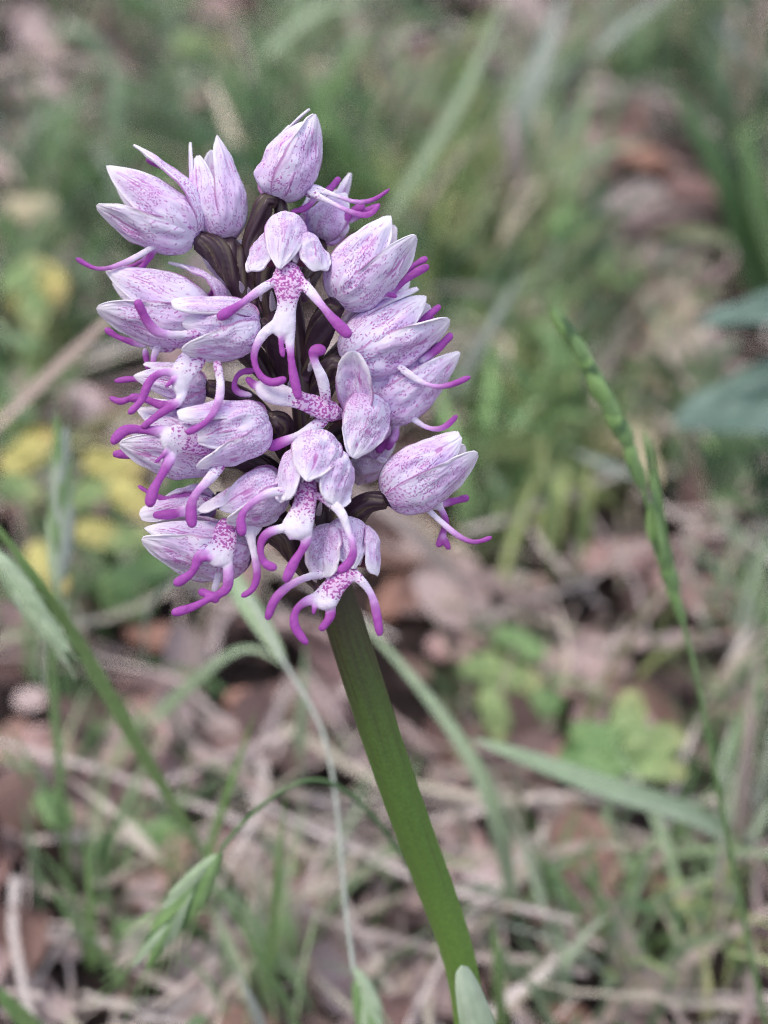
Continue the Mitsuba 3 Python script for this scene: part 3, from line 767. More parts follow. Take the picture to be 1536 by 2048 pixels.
# the nodding ear at the bottom
k_ = thing('nodding_grass', 'pale green grass ear hanging into the bottom edge on a long thin stalk', 'grass')
vf, uv = tube(path3([(300, 1330), (360, 1160, 0.275), (470, 1165, 0.262), (560, 1310, 0.252), (635, 1440, 0.246), (672, 1600, 0.24), (690, 1800, 0.234), (708, 1945, 0.23)]), np.array([5, 5, 5, 4.6, 4.2, 4, 4.4, 5]) * 0.24 / FPX, 60, 8)
part(k_, 'stalk', vf, 'grey_blade', uv)
ear(k_, Z(707, 1935, 0.23), Z(775, 2160, 0.228), 8, 0.0012, ['pale_blade', 'green_blade', 'pale_blade'], awn=0.003)
vf, uv = blade([Z(440, 1110, 0.262), Z(480, 1185, 0.26), Z(530, 1262, 0.256), Z(572, 1330, 0.252)], 22 * 0.256 / FPX, unit(-FW + 0.3 * RT), 0.0003, 20, 0.3, (0.4, 0.6), 0, 3)
part(k_, 'leaf_blade', vf, 'pale_blade', uv)
# the upright ears at the left
k_ = thing('upright_grass', 'slim upright pale grass ear at the left on a straight green stalk', 'grass')
vf, uv = tube(path3([(140, 1790), (126, 1620, 0.285), (112, 1450, 0.278), (106, 1300, 0.272), (116, 1180, 0.268)]), np.array([6, 8, 9, 8, 6]) * 0.28 / FPX, 40, 8)
part(k_, 'stalk', vf, 'green_blade', uv)
ear(k_, Z(120, 1195, 0.267), Z(122, 830, 0.262), 9, 0.0016, ['pale_blade', 'grey_blade', 'green_blade'], awn=0.004, spread=0.16)
k_ = thing('leaning_grass', 'whitish green grass ear slanting in from the left edge', 'grass')
vf, uv = tube(path3([(-190, 1500), (-150, 1200, 0.25), (-90, 1050, 0.236), (-20, 1105, 0.23)]), np.array([5, 5, 5, 5]) * 0.24 / FPX, 40, 8)
part(k_, 'stalk', vf, 'green_blade', uv)
ear(k_, Z(-25, 1095, 0.23), Z(142, 1325, 0.228), 8, 0.0014, ['pale_blade', 'sheath_skin', 'pale_blade'], awn=0.002, spread=0.2)
# the tall ear at the right
k_ = thing('tall_grass', 'tall green grass stalk with narrow ears leaning left at the right side', 'grass')
line = [(1600, 2190), (1530, 2040, 0.258), (1490, 1850, 0.25), (1450, 1650, 0.243), (1418, 1480, 0.238), (1388, 1330, 0.234), (1325, 1110, 0.229), (1280, 960, 0.226), (1240, 850, 0.224), (1170, 720, 0.222), (1104, 615, 0.22)]
pp = path3(line)
vf, uv = tube(pp, np.array([7, 7, 6.5, 6, 5.5, 5, 5, 4.5, 4, 3.5, 2.5]) * 0.235 / FPX, 90, 8)
part(k_, 'stalk', vf, 'green_blade', uv)
cs = smooth_path(pp, 200)
sy = np.array([1024 - (p - C) @ UP / ((p - C) @ FW) * FPX for p in cs])
er = np.random.default_rng(3)
for y0, y1, hw in ((720, 612, 11), (790, 672, 13), (850, 735, 14), (900, 800, 14), (985, 880, 11), (1150, 1010, 15), (1195, 1100, 13), (1250, 1150, 9)):
    a, b = cs[np.argmin(abs(sy - y0))], cs[np.argmin(abs(sy - y1))]
    e = numbered(f'{k_}__spikelet')
    for i in range(4):
        off = (RT * er.uniform(-1, 1) - FW * er.uniform(-0.2, 1)) * 11 * 0.225 / FPX
        q0 = a + (b - a) * 0.16 * i
        vf, uv = petal(q0, a + (b - a) * (0.72 + 0.1 * i) + off, unit(off - FW * 0.002), hw * 1.5 * 0.225 / FPX, hw * 0.7 * 0.225 / FPX, th=0.0002, nu=12, nv=7, sid=60 + i)
        part(e, 'lemma', vf, ('green_blade', 'deep_grass', 'bright_blade')[i % 3], uv)
a = cs[np.argmin(abs(sy - 1190))]
vf, uv = tube([a, Z(1322, 1010, 0.2265), Z(1302, 880, 0.2245)], np.array([4, 5, 2]) * 0.226 / FPX, 16, 7)
part(k_, 'side_stalk', vf, 'green_blade', uv)
e = numbered(f'{k_}__spikelet')
for i in range(5):
    vf, uv = petal(Z(1330 - 7 * i, 1120 - 45 * i, 0.2262), Z(1312 - 6 * i, 1020 - 40 * i, 0.2255), V(0.3 if i % 2 else -0.3, 0, 1), 8 * 0.226 / FPX, 4 * 0.226 / FPX, th=0.0002, nu=12, nv=7, sid=70 + i)
    part(e, 'lemma', vf, ('green_blade', 'deep_grass')[i % 2], uv)

# ------------------------------------------------------------------ single blades and straws one can point to
gb = grass_blade
gb('broad pale straw blade slanting behind the flowers at the left edge', 'straw_skin', 27, (-170, 985), (0, 848, 0.36), (110, 742, 0.335), (225, 634, 0.32), (340, 530, 0.31))
gb('long green blade crossing the lower left towards the left edge', 'bright_blade', 25, (440, 1790), (400, 1690, 0.285), (270, 1475, 0.252), (130, 1240, 0.235), (0, 1062, 0.226), (-80, 960, 0.222))
gb('pale bent blade lying across the pink leaves at the lower left', 'pale_blade', 17, (255, 1492), (350, 1400, 0.31), (440, 1322, 0.30), (505, 1298, 0.296), (585, 1345, 0.292))
gb('short bright blade standing beside the drooping ear', 'bright_blade', 13, (405, 1790), (430, 1665, 0.268), (478, 1520, 0.258), (512, 1420, 0.254))
gb('upright pale blade left of the orchid stem', 'pale_blade', 21, (602, 1530), (604, 1450, 0.318), (612, 1280, 0.308))
gb('bright upright blade below the arched stalk', 'bright_blade', 15, (532, 2010), (548, 1810, 0.262), (572, 1590, 0.252))
gb('green blade leaning left from the bottom edge near the hanging ear', 'green_blade', 14, (630, 2110), (545, 1955, 0.256), (430, 1762, 0.25))
gb('thin green blade leaning left at the bottom left', 'green_blade', 12, (255, 1985), (180, 1880, 0.262), (100, 1785, 0.256))
gb('thin upright blade left of the drooping ear', 'bright_blade', 11, (186, 1960), (180, 1805, 0.272), (171, 1670, 0.267))
gb('thin green blade at the left edge above the bottom corner', 'green_blade', 9, (90, 1680), (50, 1560, 0.275), (-20, 1440, 0.268))
gb('broad green blade in the bottom left corner', 'bright_blade', 26, (110, 2150), (25, 2015, 0.252), (-70, 1925, 0.244))
gb('grey green blade rising from the bottom edge left of the hanging ear', 'grey_blade', 20, (560, 2190), (515, 2030, 0.25), (474, 1942, 0.246))
gb('small green blade beside the bottom of the stem on its right', 'bright_blade', 14, (1004, 2070), (994, 1930, 0.266), (984, 1825, 0.262))
gb('beige straw lying behind the lowest flowers', 'straw_skin', 25, (935, 1180), (850, 1090, 0.372), (740, 1000, 0.36), (640, 930, 0.355), name='straw', cat='straw')
gb('pale green blade arching right of the stem', 'pale_blade', 19, (1028, 1830), (1000, 1660, 0.292), (955, 1540, 0.288), (860, 1400, 0.288), (775, 1300, 0.29), (690, 1215, 0.295))
gb('broad pale leaf blade lying across right of the stem', 'pale_blade', 25, (1500, 1720), (1400, 1640, 0.304), (1262, 1592, 0.29), (1150, 1553, 0.285), (1050, 1516, 0.282), (945, 1478, 0.28), taper=(0.5, 0.6))
gb('pale dry blade upright near the right edge', 'straw_skin', 19, (1476, 1690), (1492, 1500, 0.31), (1506, 1325, 0.305))
gb('long straw lying across the bottom right corner', 'straw_skin', 18, (1150, 2090, None, 0.006), (1340, 1976, None, 0.009), (1500, 1892, None, 0.012), (1600, 1835, None, 0.012), name='straw', cat='straw')
gb('straw lying left of the foot of the stem', 'straw_skin', 19, (700, 2065, None, 0.004), (800, 1990, None, 0.008), (905, 1925, None, 0.008), (985, 1880, None, 0.005), name='straw', cat='straw')
gb('thin straw lying across the litter right of the stem', 'straw_skin', 10, (985, 1815, None, 0.006), (1130, 1775, None, 0.012), (1330, 1725, None, 0.008), (1450, 1690, None, 0.006), name='straw', cat='straw')
gb('thin straw near the right edge above the bottom corner', 'straw_skin', 11, (1340, 1830, None, 0.006), (1440, 1770, None, 0.01), (1580, 1690, None, 0.008), name='straw', cat='straw')
gb('thin pale spike standing beside the tall stalk near the right edge', 'pale_dead', 10, (1430, 1830), (1440, 1750, 0.285), (1448, 1655, 0.282))
gb('long pale blade slanting up behind the spike to the top edge', 'pale_blade', 25, (735, 510), (800, 405, 0.50), (900, 240, 0.48), (960, 120, 0.474), (1020, -30, 0.47))
gb('olive blade slanting up right of the upper flowers', 'olive_blade', 24, (835, 600), (925, 452, 0.492), (1000, 355, 0.48))
gb('broad whitish blade rising to the top edge right of centre', 'grey_blade', 36, (965, 410), (1035, 245, 0.56), (1090, 100, 0.55), (1140, -40, 0.545))
gb('short whitish blade below the broad whitish one', 'pale_dead', 30, (1048, 400), (1030, 320, 0.545), (1014, 200, 0.54))
gb('grey green blade slanting to the top edge at the right', 'grey_blade', 26, (1105, 240), (1200, 95, 0.6), (1370, -40, 0.58))
gb('pale blade slanting down to the right edge near the top right corner', 'grey_blade', 28, (1570, 240), (1490, 120, 0.6), (1415, 20, 0.58))
gb('pale bluish blade right of the middle flowers', 'grey_blade', 20, (868, 880), (955, 700, 0.415), (1048, 540, 0.405))
gb('thin yellowish green stalk right of the upper flowers', 'olive_blade', 15, (1110, 650), (1085, 430, 0.48), (1112, 210, 0.47))
gb('yellow green blade behind the tall stalk', 'lime_leaf', 28, (1152, 1150), (1172, 1030, 0.38), (1182, 925, 0.375))
gb('upright yellow green blade left of the tall stalk', 'lime_leaf', 22, (1098, 1155), (1100, 1010, 0.385), (1078, 860, 0.38))
gb('broad dark green blade slanting down the upper right', 'deep_grass', 34, (1545, 680), (1450, 370, 0.5), (1320, 140, 0.49))
gb('broad green blade at the right edge near the top', 'green_blade', 42, (1580, 640), (1525, 420, 0.5), (1475, 240, 0.49))
gb('thin pale straw lying level at the left above the flowers', 'straw_skin', 11, (-60, 250, None, 0.02), (150, 240, None, 0.03), (345, 247, None, 0.02), name='straw', cat='straw')
gb('pale curved blade in the top left', 'pale_blade', 18, (300, 240), (215, 120, 0.7), (150, 60, 0.69), (90, 90, 0.69))
gb('upright pale green blade above the upper left flower', 'pale_blade', 26, (238, 400), (236, 260, 0.61), (215, 110, 0.60))
gb('green blade leaning right above the topmost flower', 'green_blade', 28, (600, 360), (660, 190, 0.58), (740, 60, 0.57))
gb('broad green blade behind the topmost flower', 'green_blade', 34, (720, 470), (690, 300, 0.54), (600, 130, 0.53))
gb('pale blade arching over above the topmost flower', 'pale_blade', 22, (450, 170), (520, 120, 0.66), (640, 20, 0.65), (740, 20, 0.64))
gb('grey blade lying behind the tall stalk', 'grey_blade', 20, (1300, 970), (1220, 935, 0.405), (1140, 900, 0.405))
gb('dark olive blade leaning over the brown patch at the upper right', 'olive_blade', 22, (1500, 560), (1420, 470, 0.51), (1290, 470, 0.5))

# ------------------------------------------------------------------ leaves
LN = [0]


def flat_leaf(label, m, x, y, L, W, rot, tilt=0.45, h=0.004, name='dead_leaf', cat='dead leaf', curl=0.25, group=None, key=None):
    """a leaf on the ground seen centred at x, y; L, W as measured, rot from the right, clockwise"""
    LN[0] += 1
    z = zg(y)
    c = G(x, y)
    c = C + (c - C) * (1 - h / (CAM_H - c[2]))
    N = unit(np.array([0, 0, 1.0]) + tilt * -FW + 0.22 * np.array([math.sin(LN[0] * 1.7), math.cos(LN[0] * 2.9), 0]))
    a = V(math.cos(math.radians(rot)), math.sin(math.radians(rot)), 0)
    a = unit(a - N * (a @ N))
    sz = z / FPX
    fl = 1 / max(0.8, abs(a @ (a - FW * (a @ FW))))
    vf, uv = petal(c - a * L / 2 * sz * fl, c + a * L / 2 * sz * fl, N, W / 2 * sz * 1.05, W * 0.5 * curl * sz, W * 0.3 * math.sin(LN[0] * 2.2) * sz, th=0.0004, nu=16, nv=9, we=(0.4, 0.45), wave=0.6, seed=LN[0], sid=LN[0], roll=0.25)
    if key:
        return part(key, 'leaflet', vf, m, uv)
    k_ = thing(name, label, cat, group)
    put(k_, vf, m, uv)
    return k_


for args in [
    ('large pink dead leaf in the lower left behind the green blade', 'pink_dead', 235, 1545, 230, 130, -52),
    ('pale pink dead leaf at the left edge below the middle', 'pink_dead', 115, 1470, 150, 100, 15),
    ('pink dead leaf behind the long green blade above the large one', 'pink_dead', 300, 1360, 190, 110, -10),
    ('pink dead leaf right of the drooping ear', 'pink_dead', 480, 1725, 170, 120, 55),
    ('pale pink dead leaf under the tip of the drooping ear', 'pale_dead', 405, 1935, 170, 130, 8),
    ('long pale dead leaf at the left edge under the pink ones', 'pale_dead', 60, 1605, 180, 60, -42),
    ('pinkish dead leaf left of the upright pale blade', 'pink_dead', 470, 1430, 150, 90, 5),
    ('small rusty dead leaf below the lowest flowers at the left', 'rust_dead', 500, 1365, 110, 60, 12),
    ('pink dead leaf between the arched stalk and the stem', 'pink_dead', 610, 1740, 160, 110, 70),
    ('silvery grey dead leaf at the bottom left', 'pale_dead', 85, 1905, 170, 55, 22),
    ('brown dead leaf above the drooping ear', 'brown_dead', 335, 1735, 130, 70, -30),
    ('small whitish dead leaf at the left edge', 'pale_dead', 58, 1390, 62, 52, 0),
    ('rusty dead leaf below the lowest left flower', 'rust_dead', 330, 1262, 170, 60, 25),
    ('pinkish dead leaf at the left behind the slanting ear', 'pink_dead', 210, 1010, 120, 70, -20),
    ('dark brown dead leaf left of the purple lobes', 'brown_dead', 205, 850, 130, 80, 60),
    ('pinkish brown dead leaf left of the middle flowers', 'pink_dead', 130, 800, 120, 70, 10),
    ('pale dead leaf at the bottom left edge', 'pale_dead', 60, 2010, 190, 70, 40),
    ('pink dead leaf at the bottom edge left of the hanging ear', 'pink_dead', 620, 1970, 150, 70, -15),
    ('rusty dead leaf right of the lowest flower', 'rust_dead', 805, 1155, 130, 75, -58),
    ('dark red brown dead leaf right of the upper stem', 'dark_dead', 905, 1415, 125, 70, 82),
    ('pale dead leaf right of the lowest flower', 'pale_dead', 850, 1085, 210, 60, 28),
    ('large pinkish dead leaf behind the tall stalk', 'pink_dead', 1270, 1115, 230, 100, -8),
    ('pinkish dead leaf right of the tall stalk', 'pink_dead', 1400, 1215, 200, 90, 20),
    ('long pale dead leaf lying level right of the tall stalk', 'pale_dead', 1330, 1275, 330, 40, -4),
    ('pink dead leaf at the right edge above the middle of the lower half', 'pink_dead', 1460, 985, 150, 90, 0),
    ('small orange brown dead leaf in the lower right', 'rust_dead', 1170, 1715, 130, 80, 10),
    ('brown dead leaf beside the small orange one', 'brown_dead', 1120, 1640, 120, 60, 60),
    ('pinkish dead leaf right of the stem at half height', 'pink_dead', 930, 1265, 150, 80, 20),
    ('pink dead leaf close beside the lower stem on its right', 'pink_dead', 935, 1680, 150, 80, 70),
    ('beige dead leaf beside the stem near the bottom', 'pale_dead', 925, 1800, 120, 60, 80),
    ('pale dead leaf at the bottom right', 'pale_dead', 1380, 1880, 160, 60, -60),
    ('rusty dead leaf by the right bottom straw', 'rust_dead', 1130, 2005, 90, 50, 20),
    ('brown dead leaf in the brown patch at the upper right', 'brown_dead', 1215, 290, 180, 80, -15),
    ('rusty dead leaf in the middle of the brown patch', 'rust_dead', 1290, 330, 140, 60, 10),
    ('pale pink dead leaf standing on edge in the brown patch', 'pale_dead', 1240, 425, 70, 100, 80, 1.2),
    ('brown dead leaf at the right of the brown patch', 'brown_dead', 1400, 370, 130, 80, 20),
    ('dark brown dead leaf below the brown patch', 'dark_dead', 1320, 450, 150, 70, -15),
    ('brown dead leaf at the left of the brown patch', 'brown_dead', 1165, 330, 130, 90, 60),
    ('pale curved dead leaf along the lower rim of the brown patch', 'pale_dead', 1330, 490, 170, 36, -28),
    ('large pale pink dead leaf near the top left', 'pale_dead', 85, 190, 170, 110, 10, 1.0),
    ('pale dead leaf standing in the top left corner', 'pale_dead', 70, 75, 130, 75, 85, 1.2),
    ('pinkish dead leaf at the top edge left of centre', 'pink_dead', 430, 40, 110, 90, 80, 1.0),
    ('beige dead leaf above the upper left flowers', 'pale_dead', 345, 195, 180, 60, 18),
    ('brown dead leaf in the shade above the left flowers', 'brown_dead', 150, 300, 150, 80, 20),
    ('brown dead leaf right of the topmost flower', 'brown_dead', 830, 240, 160, 110, 60),
    ('pale pink dead leaf at the top edge right of centre', 'pale_dead', 1050, 40, 130, 100, 70, 0.9),
    ('dark brown dead leaf at the top edge', 'dark_dead', 830, 50, 150, 90, 0),
    ('brown dead leaf right of the upper flowers in the grass', 'brown_dead', 930, 530, 150, 80, 30),
    ('cream coloured dead leaf behind the tall ear', 'buff_leaf', 1240, 865, 140, 75, 15, 1.3, 0.02),
    ('small cream dead leaf below the first cream one', 'buff_leaf', 1285, 945, 110, 42, 75, 1.3, 0.016),
    ('pinkish dead leaf in the grass at the right', 'pink_dead', 1360, 680, 150, 80, -25),
    ('pale dead leaf left of the dark broad leaf', 'pale_dead', 1390, 710, 130, 45, -35),
]:
    flat_leaf(*args)

# broad leaves at the right edge
def broad_leaf(label, m, base, tip, hw, R, N):
    k_ = thing('broad_leaf', label, 'leaf')
    z = (base[2] + tip[2]) / 2
    vf, uv = petal(Z(*base), Z(*tip), N, hw * z / FPX, R * z / FPX, 0, th=0.0005, nu=40, nv=21, we=(0.5, 0.85), wave=0.25, sid=BN[0], rib=0.2)
    part(k_, 'leaf_blade', vf, m, uv)
    b = Z(*base)
    vf, uv = tube([b, b + np.array([0.012, 0.012, -0.02]), np.array([b[0] + 0.02, b[1] + 0.02, height(b[0] + 0.02, b[1] + 0.02) - 0.004])], 0.0012, 12, 8)
    part(k_, 'leaf_stalk', vf, m, uv)


broad_leaf('large dark bluish green leaf at the right edge', 'dark_leaf', (1660, 760, 0.395), (1345, 850, 0.38), 104, 18, V(0.1, -0.75, 0.75))
broad_leaf('smaller bluish green leaf above the large one at the right edge', 'dark_leaf', (1660, 585, 0.40), (1395, 650, 0.39), 60, 14, V(0.1, -0.8, 0.6))
broad_leaf('small dark green leaf under the large one at the right edge', 'deep_grass', (1640, 905, 0.42), (1440, 880, 0.41), 30, 8, V(0.1, -0.8, 0.6))

# low plants: a lobed leaf and yellowing rosettes
def rosette(name, label, m, leaves, cat='plant'):
    k_ = thing(name, label, cat)
    for i, l in enumerate(leaves):
        flat_leaf(None, m[i % len(m)], *l, key=k_)
    x, y = np.mean([l[0] for l in leaves]), np.mean([l[1] for l in leaves])
    g = G(x, y, -0.004)
    vf, uv = tube([g, G(x, y, 0.006)], 0.0009, 6, 7)
    part(k_, 'stalk', vf, m[0], uv)


rosette('lobed_plant', 'yellow green lobed leaf right of the stem above the litter', ['green_blade', 'green_blade', 'lime_leaf', 'lime_leaf', 'lime_leaf'],
        [(1185, 1510, 130, 70, 172, 0.6, 0.02), (1205, 1462, 110, 60, -140, 0.6, 0.021), (1255, 1448, 100, 66, -80, 0.6, 0.0205), (1310, 1492, 120, 70, -28, 0.6, 0.021), (1305, 1535, 130, 66, 14, 0.6, 0.0198), (1225, 1535, 120, 66, 130, 0.6, 0.019), (1255, 1510, 90, 90, 20, 0.6, 0.0203)])
rosette('yellow_plant', 'yellowing low plant left of the lower flowers', ['yellow_leaf', 'lime_leaf', 'yellow_leaf'],
        [(230, 955, 111, 57, 10, 0.9, 0.031), (180, 1000, 101, 57, -30, 0.9, 0.028), (265, 1010, 92, 52, 40, 0.9, 0.030), (200, 1060, 101, 57, 20, 0.9, 0.026), (255, 1070, 82, 47, -20, 0.9, 0.026), (90, 1110, 101, 52, 60, 0.9, 0.026), (60, 930, 111, 67, -40, 0.9, 0.031), (40, 1000, 92, 57, 20, 0.9, 0.028)])
rosette('yellow_plant', 'small clump of yellow leaves at the left edge beside the upper left flower', ['yellow_leaf', 'lime_leaf'], [(70, 585, 101, 77, 0, 1.2, 0.031), (45, 560, 82, 57, -50, 1.2, 0.034), (95, 560, 82, 57, 50, 1.2, 0.034), (70, 620, 82, 52, 90, 1.1, 0.028)])
rosette('yellow_plant', 'pale yellow leaves at the left edge above the yellow clump', ['buff_leaf', 'yellow_leaf'], [(55, 400, 101, 57, 10, 1.1, 0.031), (95, 420, 74, 47, 50, 1.1, 0.028)])
rosette('yellow_plant', 'small yellow green leaves at the top left of centre', ['lime_leaf', 'yellow_leaf'], [(390, 80, 74, 57, 0, 1.1, 0.031), (420, 90, 64, 47, 40, 1.1, 0.028)])
rosette('small_plant', 'small green leaves under the lowest left flower', ['green_blade'], [(270, 1130, 150, 60, -20, 0.9, 0.015), (330, 1110, 110, 50, 15, 0.9, 0.014), (250, 1175, 110, 60, 30, 0.9, 0.01)])
rosette('small_plant', 'small bright green leaves right of the spike above the brown litter', ['bright_blade', 'lime_leaf'], [(1115, 510, 90, 70, 80, 1.1, 0.02), (1105, 560, 90, 60, 100, 1.1, 0.016), (1240, 560, 80, 60, 0, 1.1, 0.015), (1265, 540, 60, 40, 60, 1.1, 0.015), (1095, 745, 80, 60, 20, 1.1, 0.015)])
rosette('small_plant', 'mossy green low plant right of the upper stem', ['lime_leaf', 'green_blade'], [(1020, 1330, 120, 70, 20, 0.8, 0.01), (1070, 1390, 120, 70, -40, 0.8, 0.01), (980, 1300, 110, 60, -20, 0.8, 0.01), (1040, 1270, 100, 60, 40, 0.8, 0.012), (1000, 1400, 110, 60, 70, 0.8, 0.01)])
rosette('small_plant', 'small green leaves at the lower left beside the green blade', ['green_blade', 'lime_leaf'], [(320, 1660, 100, 60, -10, 0.9, 0.012), (350, 1685, 80, 50, 40, 0.9, 0.01), (110, 1640, 80, 60, 50, 0.9, 0.012)])

# ------------------------------------------------------------------ what nobody could count: litter, straw bits, grass
def gather(parts_):
    v, f, c, n = [], [], [], 0
    for a, b, col in parts_:
        v.append(a)
        f.append(b + n)
        c.append(np.broadcast_to(col, a.shape))
        n += len(a)
    return (np.concatenate(v), np.concatenate(f)), np.concatenate(c)


LG = grid_faces(6, 5)


def litter_leaf(r, x, y, L, W):
    s, v = np.linspace(0, 1, 6), np.linspace(-1, 1, 5)
    w = W * np.sin(np.pi * np.clip(s * 0.94 + 0.03, 0, 1)) ** 0.7
    X, Y = np.broadcast_to((s[:, None] - 0.5) * L, (6, 5)), w[:, None] * v
    Zz = r.uniform(-0.2, 0.5) * W * v ** 2 + (r.uniform(-0.5, 0.5) * L * (s - 0.5) ** 2)[:, None] + r.normal(0, 0.06, (6, 5)) * W
    p = np.stack([X, Y + 0.2 * L * r.uniform(-1, 1) * (s[:, None] - 0.5) ** 2, Zz], -1).reshape(-1, 3)
    a, b, c = r.uniform(0, 6.28), r.normal(0, 0.5), r.normal(0, 0.5)
    R = trimesh.transformations.euler_matrix(b, c, a)[:3, :3]
    p = p @ R.T
    p[:, :2] += (x, y)
    p[:, 2] += height(x, y) + max(0, -p[:, 2].min()) * 0.8 + r.uniform(-0.001, 0.006)
    return p


def spread(r, n, scale=34, bare=0.5, seed=0):
    """places on the ground, thinning out with distance, in patches with bare soil between"""
    y = 0.05 + 1.9 * r.random(n) ** 1.7
    x = r.uniform(-1, 1, n) * (0.14 + 0.42 * y)
    p = meshkit.fbm(np.stack([x * scale, y * scale, 0 * x], -1), 2, seed)
    keep = r.random(n) < np.clip((p - bare) * 8 + 0.5, 0.10, 1)
    return x[keep], y[keep]


PAL = np.array([(0.42, 0.32, 0.31), (0.36, 0.26, 0.25), (0.52, 0.43, 0.42), (0.24, 0.16, 0.15), (0.14, 0.095, 0.09), (0.46, 0.36, 0.34), (0.32, 0.21, 0.18), (0.58, 0.51, 0.49), (0.10, 0.07, 0.07)])
r = np.random.default_rng(11)
x, y = spread(r, 12500, 34, 0.47)
bits = []
for i in range(len(x)):
    L = (0.0035 + 0.015 * r.random() ** 1.9) * (1 + 0.8 * y[i])
    bits.append((litter_leaf(r, x[i], y[i], L, L * r.uniform(0.22, 0.42)), LG, PAL[r.integers(len(PAL))] * r.uniform(0.55, 1.3)))
for i in range(9000):        # the same litter on around, beyond what the picture shows
    d, a = 0.25 + 5.5 * r.random() ** 1.4, r.uniform(0, 6.28)
    xx, yy = d * math.cos(a), 0.3 + d * math.sin(a)
    if abs(xx) < 0.14 + 0.42 * yy and 0.05 < yy < 1.95:
        continue
    L = r.uniform(0.010, 0.030) * (1 + 0.5 * d)
    bits.append((litter_leaf(r, xx, yy, L, L * r.uniform(0.22, 0.42)), LG, PAL[r.integers(len(PAL))] * r.uniform(0.85, 1.3)))
vf, col = gather(bits)
put('leaf_litter', vf, 'mixed_litter', color=col)
labels['leaf_litter'] = {'label': 'pinkish brown litter of small dead leaves covering the ground', 'category': 'leaf litter', 'kind': 'stuff'}

SG = grid_faces(7, 2)


def strip(c, w, ref):
    t = np.gradient(c, axis=0)
    s = np.cross(t, ref)
    s /= np.maximum(np.linalg.norm(s, axis=1, keepdims=True), 1e-9)
    return np.stack([c - s * w[:, None], c + s * w[:, None]], 1).reshape(-1, 3)


x, y = spread(r, 5000, 20, 0.47, 4)
bits = []
u7 = np.linspace(0, 1, 7)
for i in range(len(x)):
    L, a = r.uniform(0.02, 0.085), r.uniform(0, 6.28)
    dx, dy = math.cos(a) * L, math.sin(a) * L
    c = np.stack([x[i] + dx * (u7 - 0.5) - dy * 0.15 * r.uniform(-1, 1) * (u7 - 0.5) ** 2 * 4, y[i] + dy * (u7 - 0.5), np.zeros(7)], 1)
    c[:, 2] = height(c[:, 0], c[:, 1]) + 0.002 + r.uniform(0, 0.011) + r.normal(0, 0.06) * L * (u7 - 0.5)
    bits.append((strip(c, np.full(7, r.uniform(0.00025, 0.0010) * (1 + 0.7 * y[i])), r.normal(0, 0.4, 3) + [0, 0, 1]), SG, np.array([(0.54, 0.47, 0.44), (0.66, 0.60, 0.56), (0.40, 0.32, 0.30), (0.50, 0.47, 0.38)])[r.integers(4)] * r.uniform(0.8, 1.1)))
vf, col = gather(bits)
put('straw_litter', vf, 'mixed_litter', color=col)
labels['straw_litter'] = {'label': 'thin dry straws and stems strewn over the leaf litter', 'category': 'straw', 'kind': 'stuff'}

GREENS = {'g': [(0.17, 0.29, 0.13), (0.22, 0.36, 0.16), (0.14, 0.25, 0.11), (0.30, 0.42, 0.24)], 'p': [(0.36, 0.45, 0.33), (0.30, 0.40, 0.27), (0.44, 0.51, 0.42), (0.24, 0.34, 0.20)],
          'o': [(0.33, 0.40, 0.18), (0.27, 0.34, 0.14), (0.42, 0.45, 0.24), (0.21, 0.29, 0.13)], 'd': [(0.12, 0.20, 0.12), (0.09, 0.16, 0.09), (0.16, 0.24, 0.15), (0.20, 0.29, 0.19)]}
# zones: where the grass roots are seen (x, y, reach x, reach y), blades, longest blade, tints
ZONES = [(60, 1250, 80, 120, 40, 0.04, 'gp'), (330, 1560, 120, 90, 20, 0.035, 'g'), (1150, 1480, 130, 120, 40, 0.03, 'go'), (720, 1650, 160, 120, 22, 0.03, 'gp'), (150, 1500, 130, 130, 20, 0.03, 'g'), (900, 1900, 120, 100, 30, 0.03, 'gp'), (620, 420, 170, 90, 170, 0.075, 'gd'), (560, 200, 150, 90, 110, 0.07, 'gp'), (80, 320, 110, 60, 60, 0.06, 'gp'), (130, 520, 150, 70, 150, 0.05, 'gd'), (270, 420, 90, 90, 90, 0.05, 'gp'), (20, 700, 90, 80, 80, 0.05, 'gd'),
         (880, 480, 110, 150, 150, 0.07, 'go'), (1000, 330, 110, 120, 110, 0.07, 'gp'), (1040, 620, 90, 110, 130, 0.055, 'god'), (1050, 900, 90, 110, 150, 0.05, 'og'), (1160, 1060, 80, 60, 60, 0.04, 'o'),
         (1330, 180, 160, 80, 150, 0.07, 'gd'), (1480, 420, 60, 140, 120, 0.07, 'gd'), (1200, 640, 120, 60, 90, 0.04, 'gd'), (1440, 1050, 100, 120, 130, 0.04, 'gd'), (1230, 980, 80, 60, 50, 0.035, 'go'), (1040, 1350, 70, 80, 110, 0.02, 'og'),
         (60, 900, 90, 110, 90, 0.035, 'og'), (230, 1150, 90, 80, 60, 0.03, 'g'), (280, 1880, 150, 130, 45, 0.045, 'g'), (560, 1960, 80, 80, 40, 0.05, 'g'), (1330, 1900, 180, 130, 70, 0.04, 'gop'), (1480, 1400, 60, 150, 50, 0.04, 'gp'), (1480, 1650, 60, 120, 40, 0.04, 'gp'),
         (760, 60, 200, 60, 60, 0.06, 'gd'), (300, 80, 160, 60, 50, 0.05, 'gp'), (980, 1000, 60, 80, 50, 0.04, 'g'), (880, 700, 100, 80, 80, 0.05, 'gd'), (1200, 1900, 120, 100, 25, 0.035, 'p'), (250, 700, 90, 60, 60, 0.04, 'gd'), (1350, 800, 90, 60, 50, 0.035, 'gd')]
bits = []


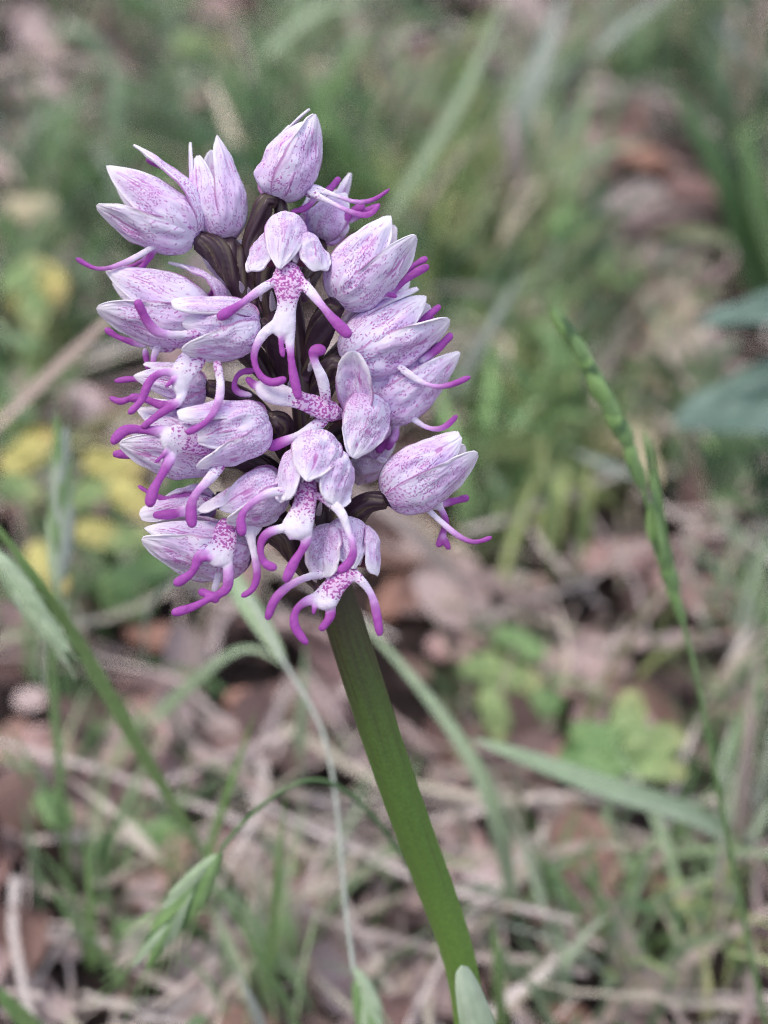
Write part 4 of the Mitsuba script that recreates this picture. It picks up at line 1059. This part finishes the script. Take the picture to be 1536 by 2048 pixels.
def tuft_blade(g, L, col, lean, a, wmax=0.0022):
    w = r.uniform(0.0004, wmax)
    d = np.array([math.cos(a), math.sin(a), 0]) * lean
    c = g + np.outer(u7 * L, [0, 0, 1]) * (1 - 0.35 * lean * u7[:, None]) + np.outer(u7 ** 1.8 * L, d)
    wv = w * np.array([0.7, 0.95, 1, 0.95, 0.8, 0.5, 0.05])
    return strip(c, wv, np.array([math.sin(a * 3), math.cos(a * 3), 0.3])), SG, np.array(col) * r.uniform(0.85, 1.15)


DRY = [(0.52, 0.47, 0.38), (0.60, 0.54, 0.46), (0.46, 0.40, 0.34)]


def clump(g, LM, tint, wmax):
    """a tuft: blades of one kind from one root"""
    tc = GREENS[tint[r.integers(len(tint))]]
    col = np.array(DRY[r.integers(3)] if r.random() < 0.17 else tc[r.integers(4)]) * r.uniform(0.6, 1.7)
    a0, l0 = r.uniform(0, 6.28), abs(r.normal(0.35, 0.25))
    for _ in range(r.integers(2, 8)):
        q = g + np.array([r.normal(0, 0.004), r.normal(0, 0.004), 0])
        bits.append(tuft_blade(q, LM * r.uniform(0.3, 1.0), col, l0 + abs(r.normal(0, 0.2)), a0 + r.normal(0, 0.7), wmax))


# bare brown spots without grass: place, half width, half depth in metres
BARE = [(G(1290, 400), 0.035, 0.10), (G(210, 860), 0.016, 0.035), (G(1330, 1150), 0.03, 0.03)]
for zx, zy, rx, ry, n, LM, tint in ZONES:
    for i in range(int(n * (0.34 if zy < 1200 else 0.30))):
        g = G(zx + r.normal(0, 0.65) * rx, min(zy + r.normal(0, 0.65) * ry, 2100))
        if any(np.hypot((g[0] - b[0]) / rx_, (g[1] - b[1]) / ry_) < 1 for b, rx_, ry_ in BARE):
            continue
        clump(g, LM, tint, 0.0026 if zy < 1200 else 0.0011)
for i in range(900):        # and thinly all about, out of the picture too
    yy = 0.05 + 2.6 * r.random() ** 0.9
    xx = r.uniform(-1, 1) * (0.2 + 0.6 * yy)
    if -0.3 < xx < 0.3 and yy < 0.85 and r.random() < 0.6:
        continue
    clump(np.array([xx, yy, height(xx, yy)]), r.uniform(0.015, 0.05), 'gdop', 0.0016)
for i in range(1600):
    d, a = 0.4 + 5.5 * r.random() ** 1.3, r.uniform(0, 6.28)
    xx, yy = d * math.cos(a), 0.3 + d * math.sin(a)
    if abs(xx) < 0.1 + 0.42 * yy and 0 < yy < 1.6:
        continue
    clump(np.array([xx, yy, height(xx, yy)]), r.uniform(0.03, 0.09), 'gdop', 0.003)
vf, col = gather(bits)
put('grass', vf, 'mixed_litter', color=col)
labels['grass'] = {'label': 'loose green grass growing through the leaf litter', 'category': 'grass', 'kind': 'stuff'}
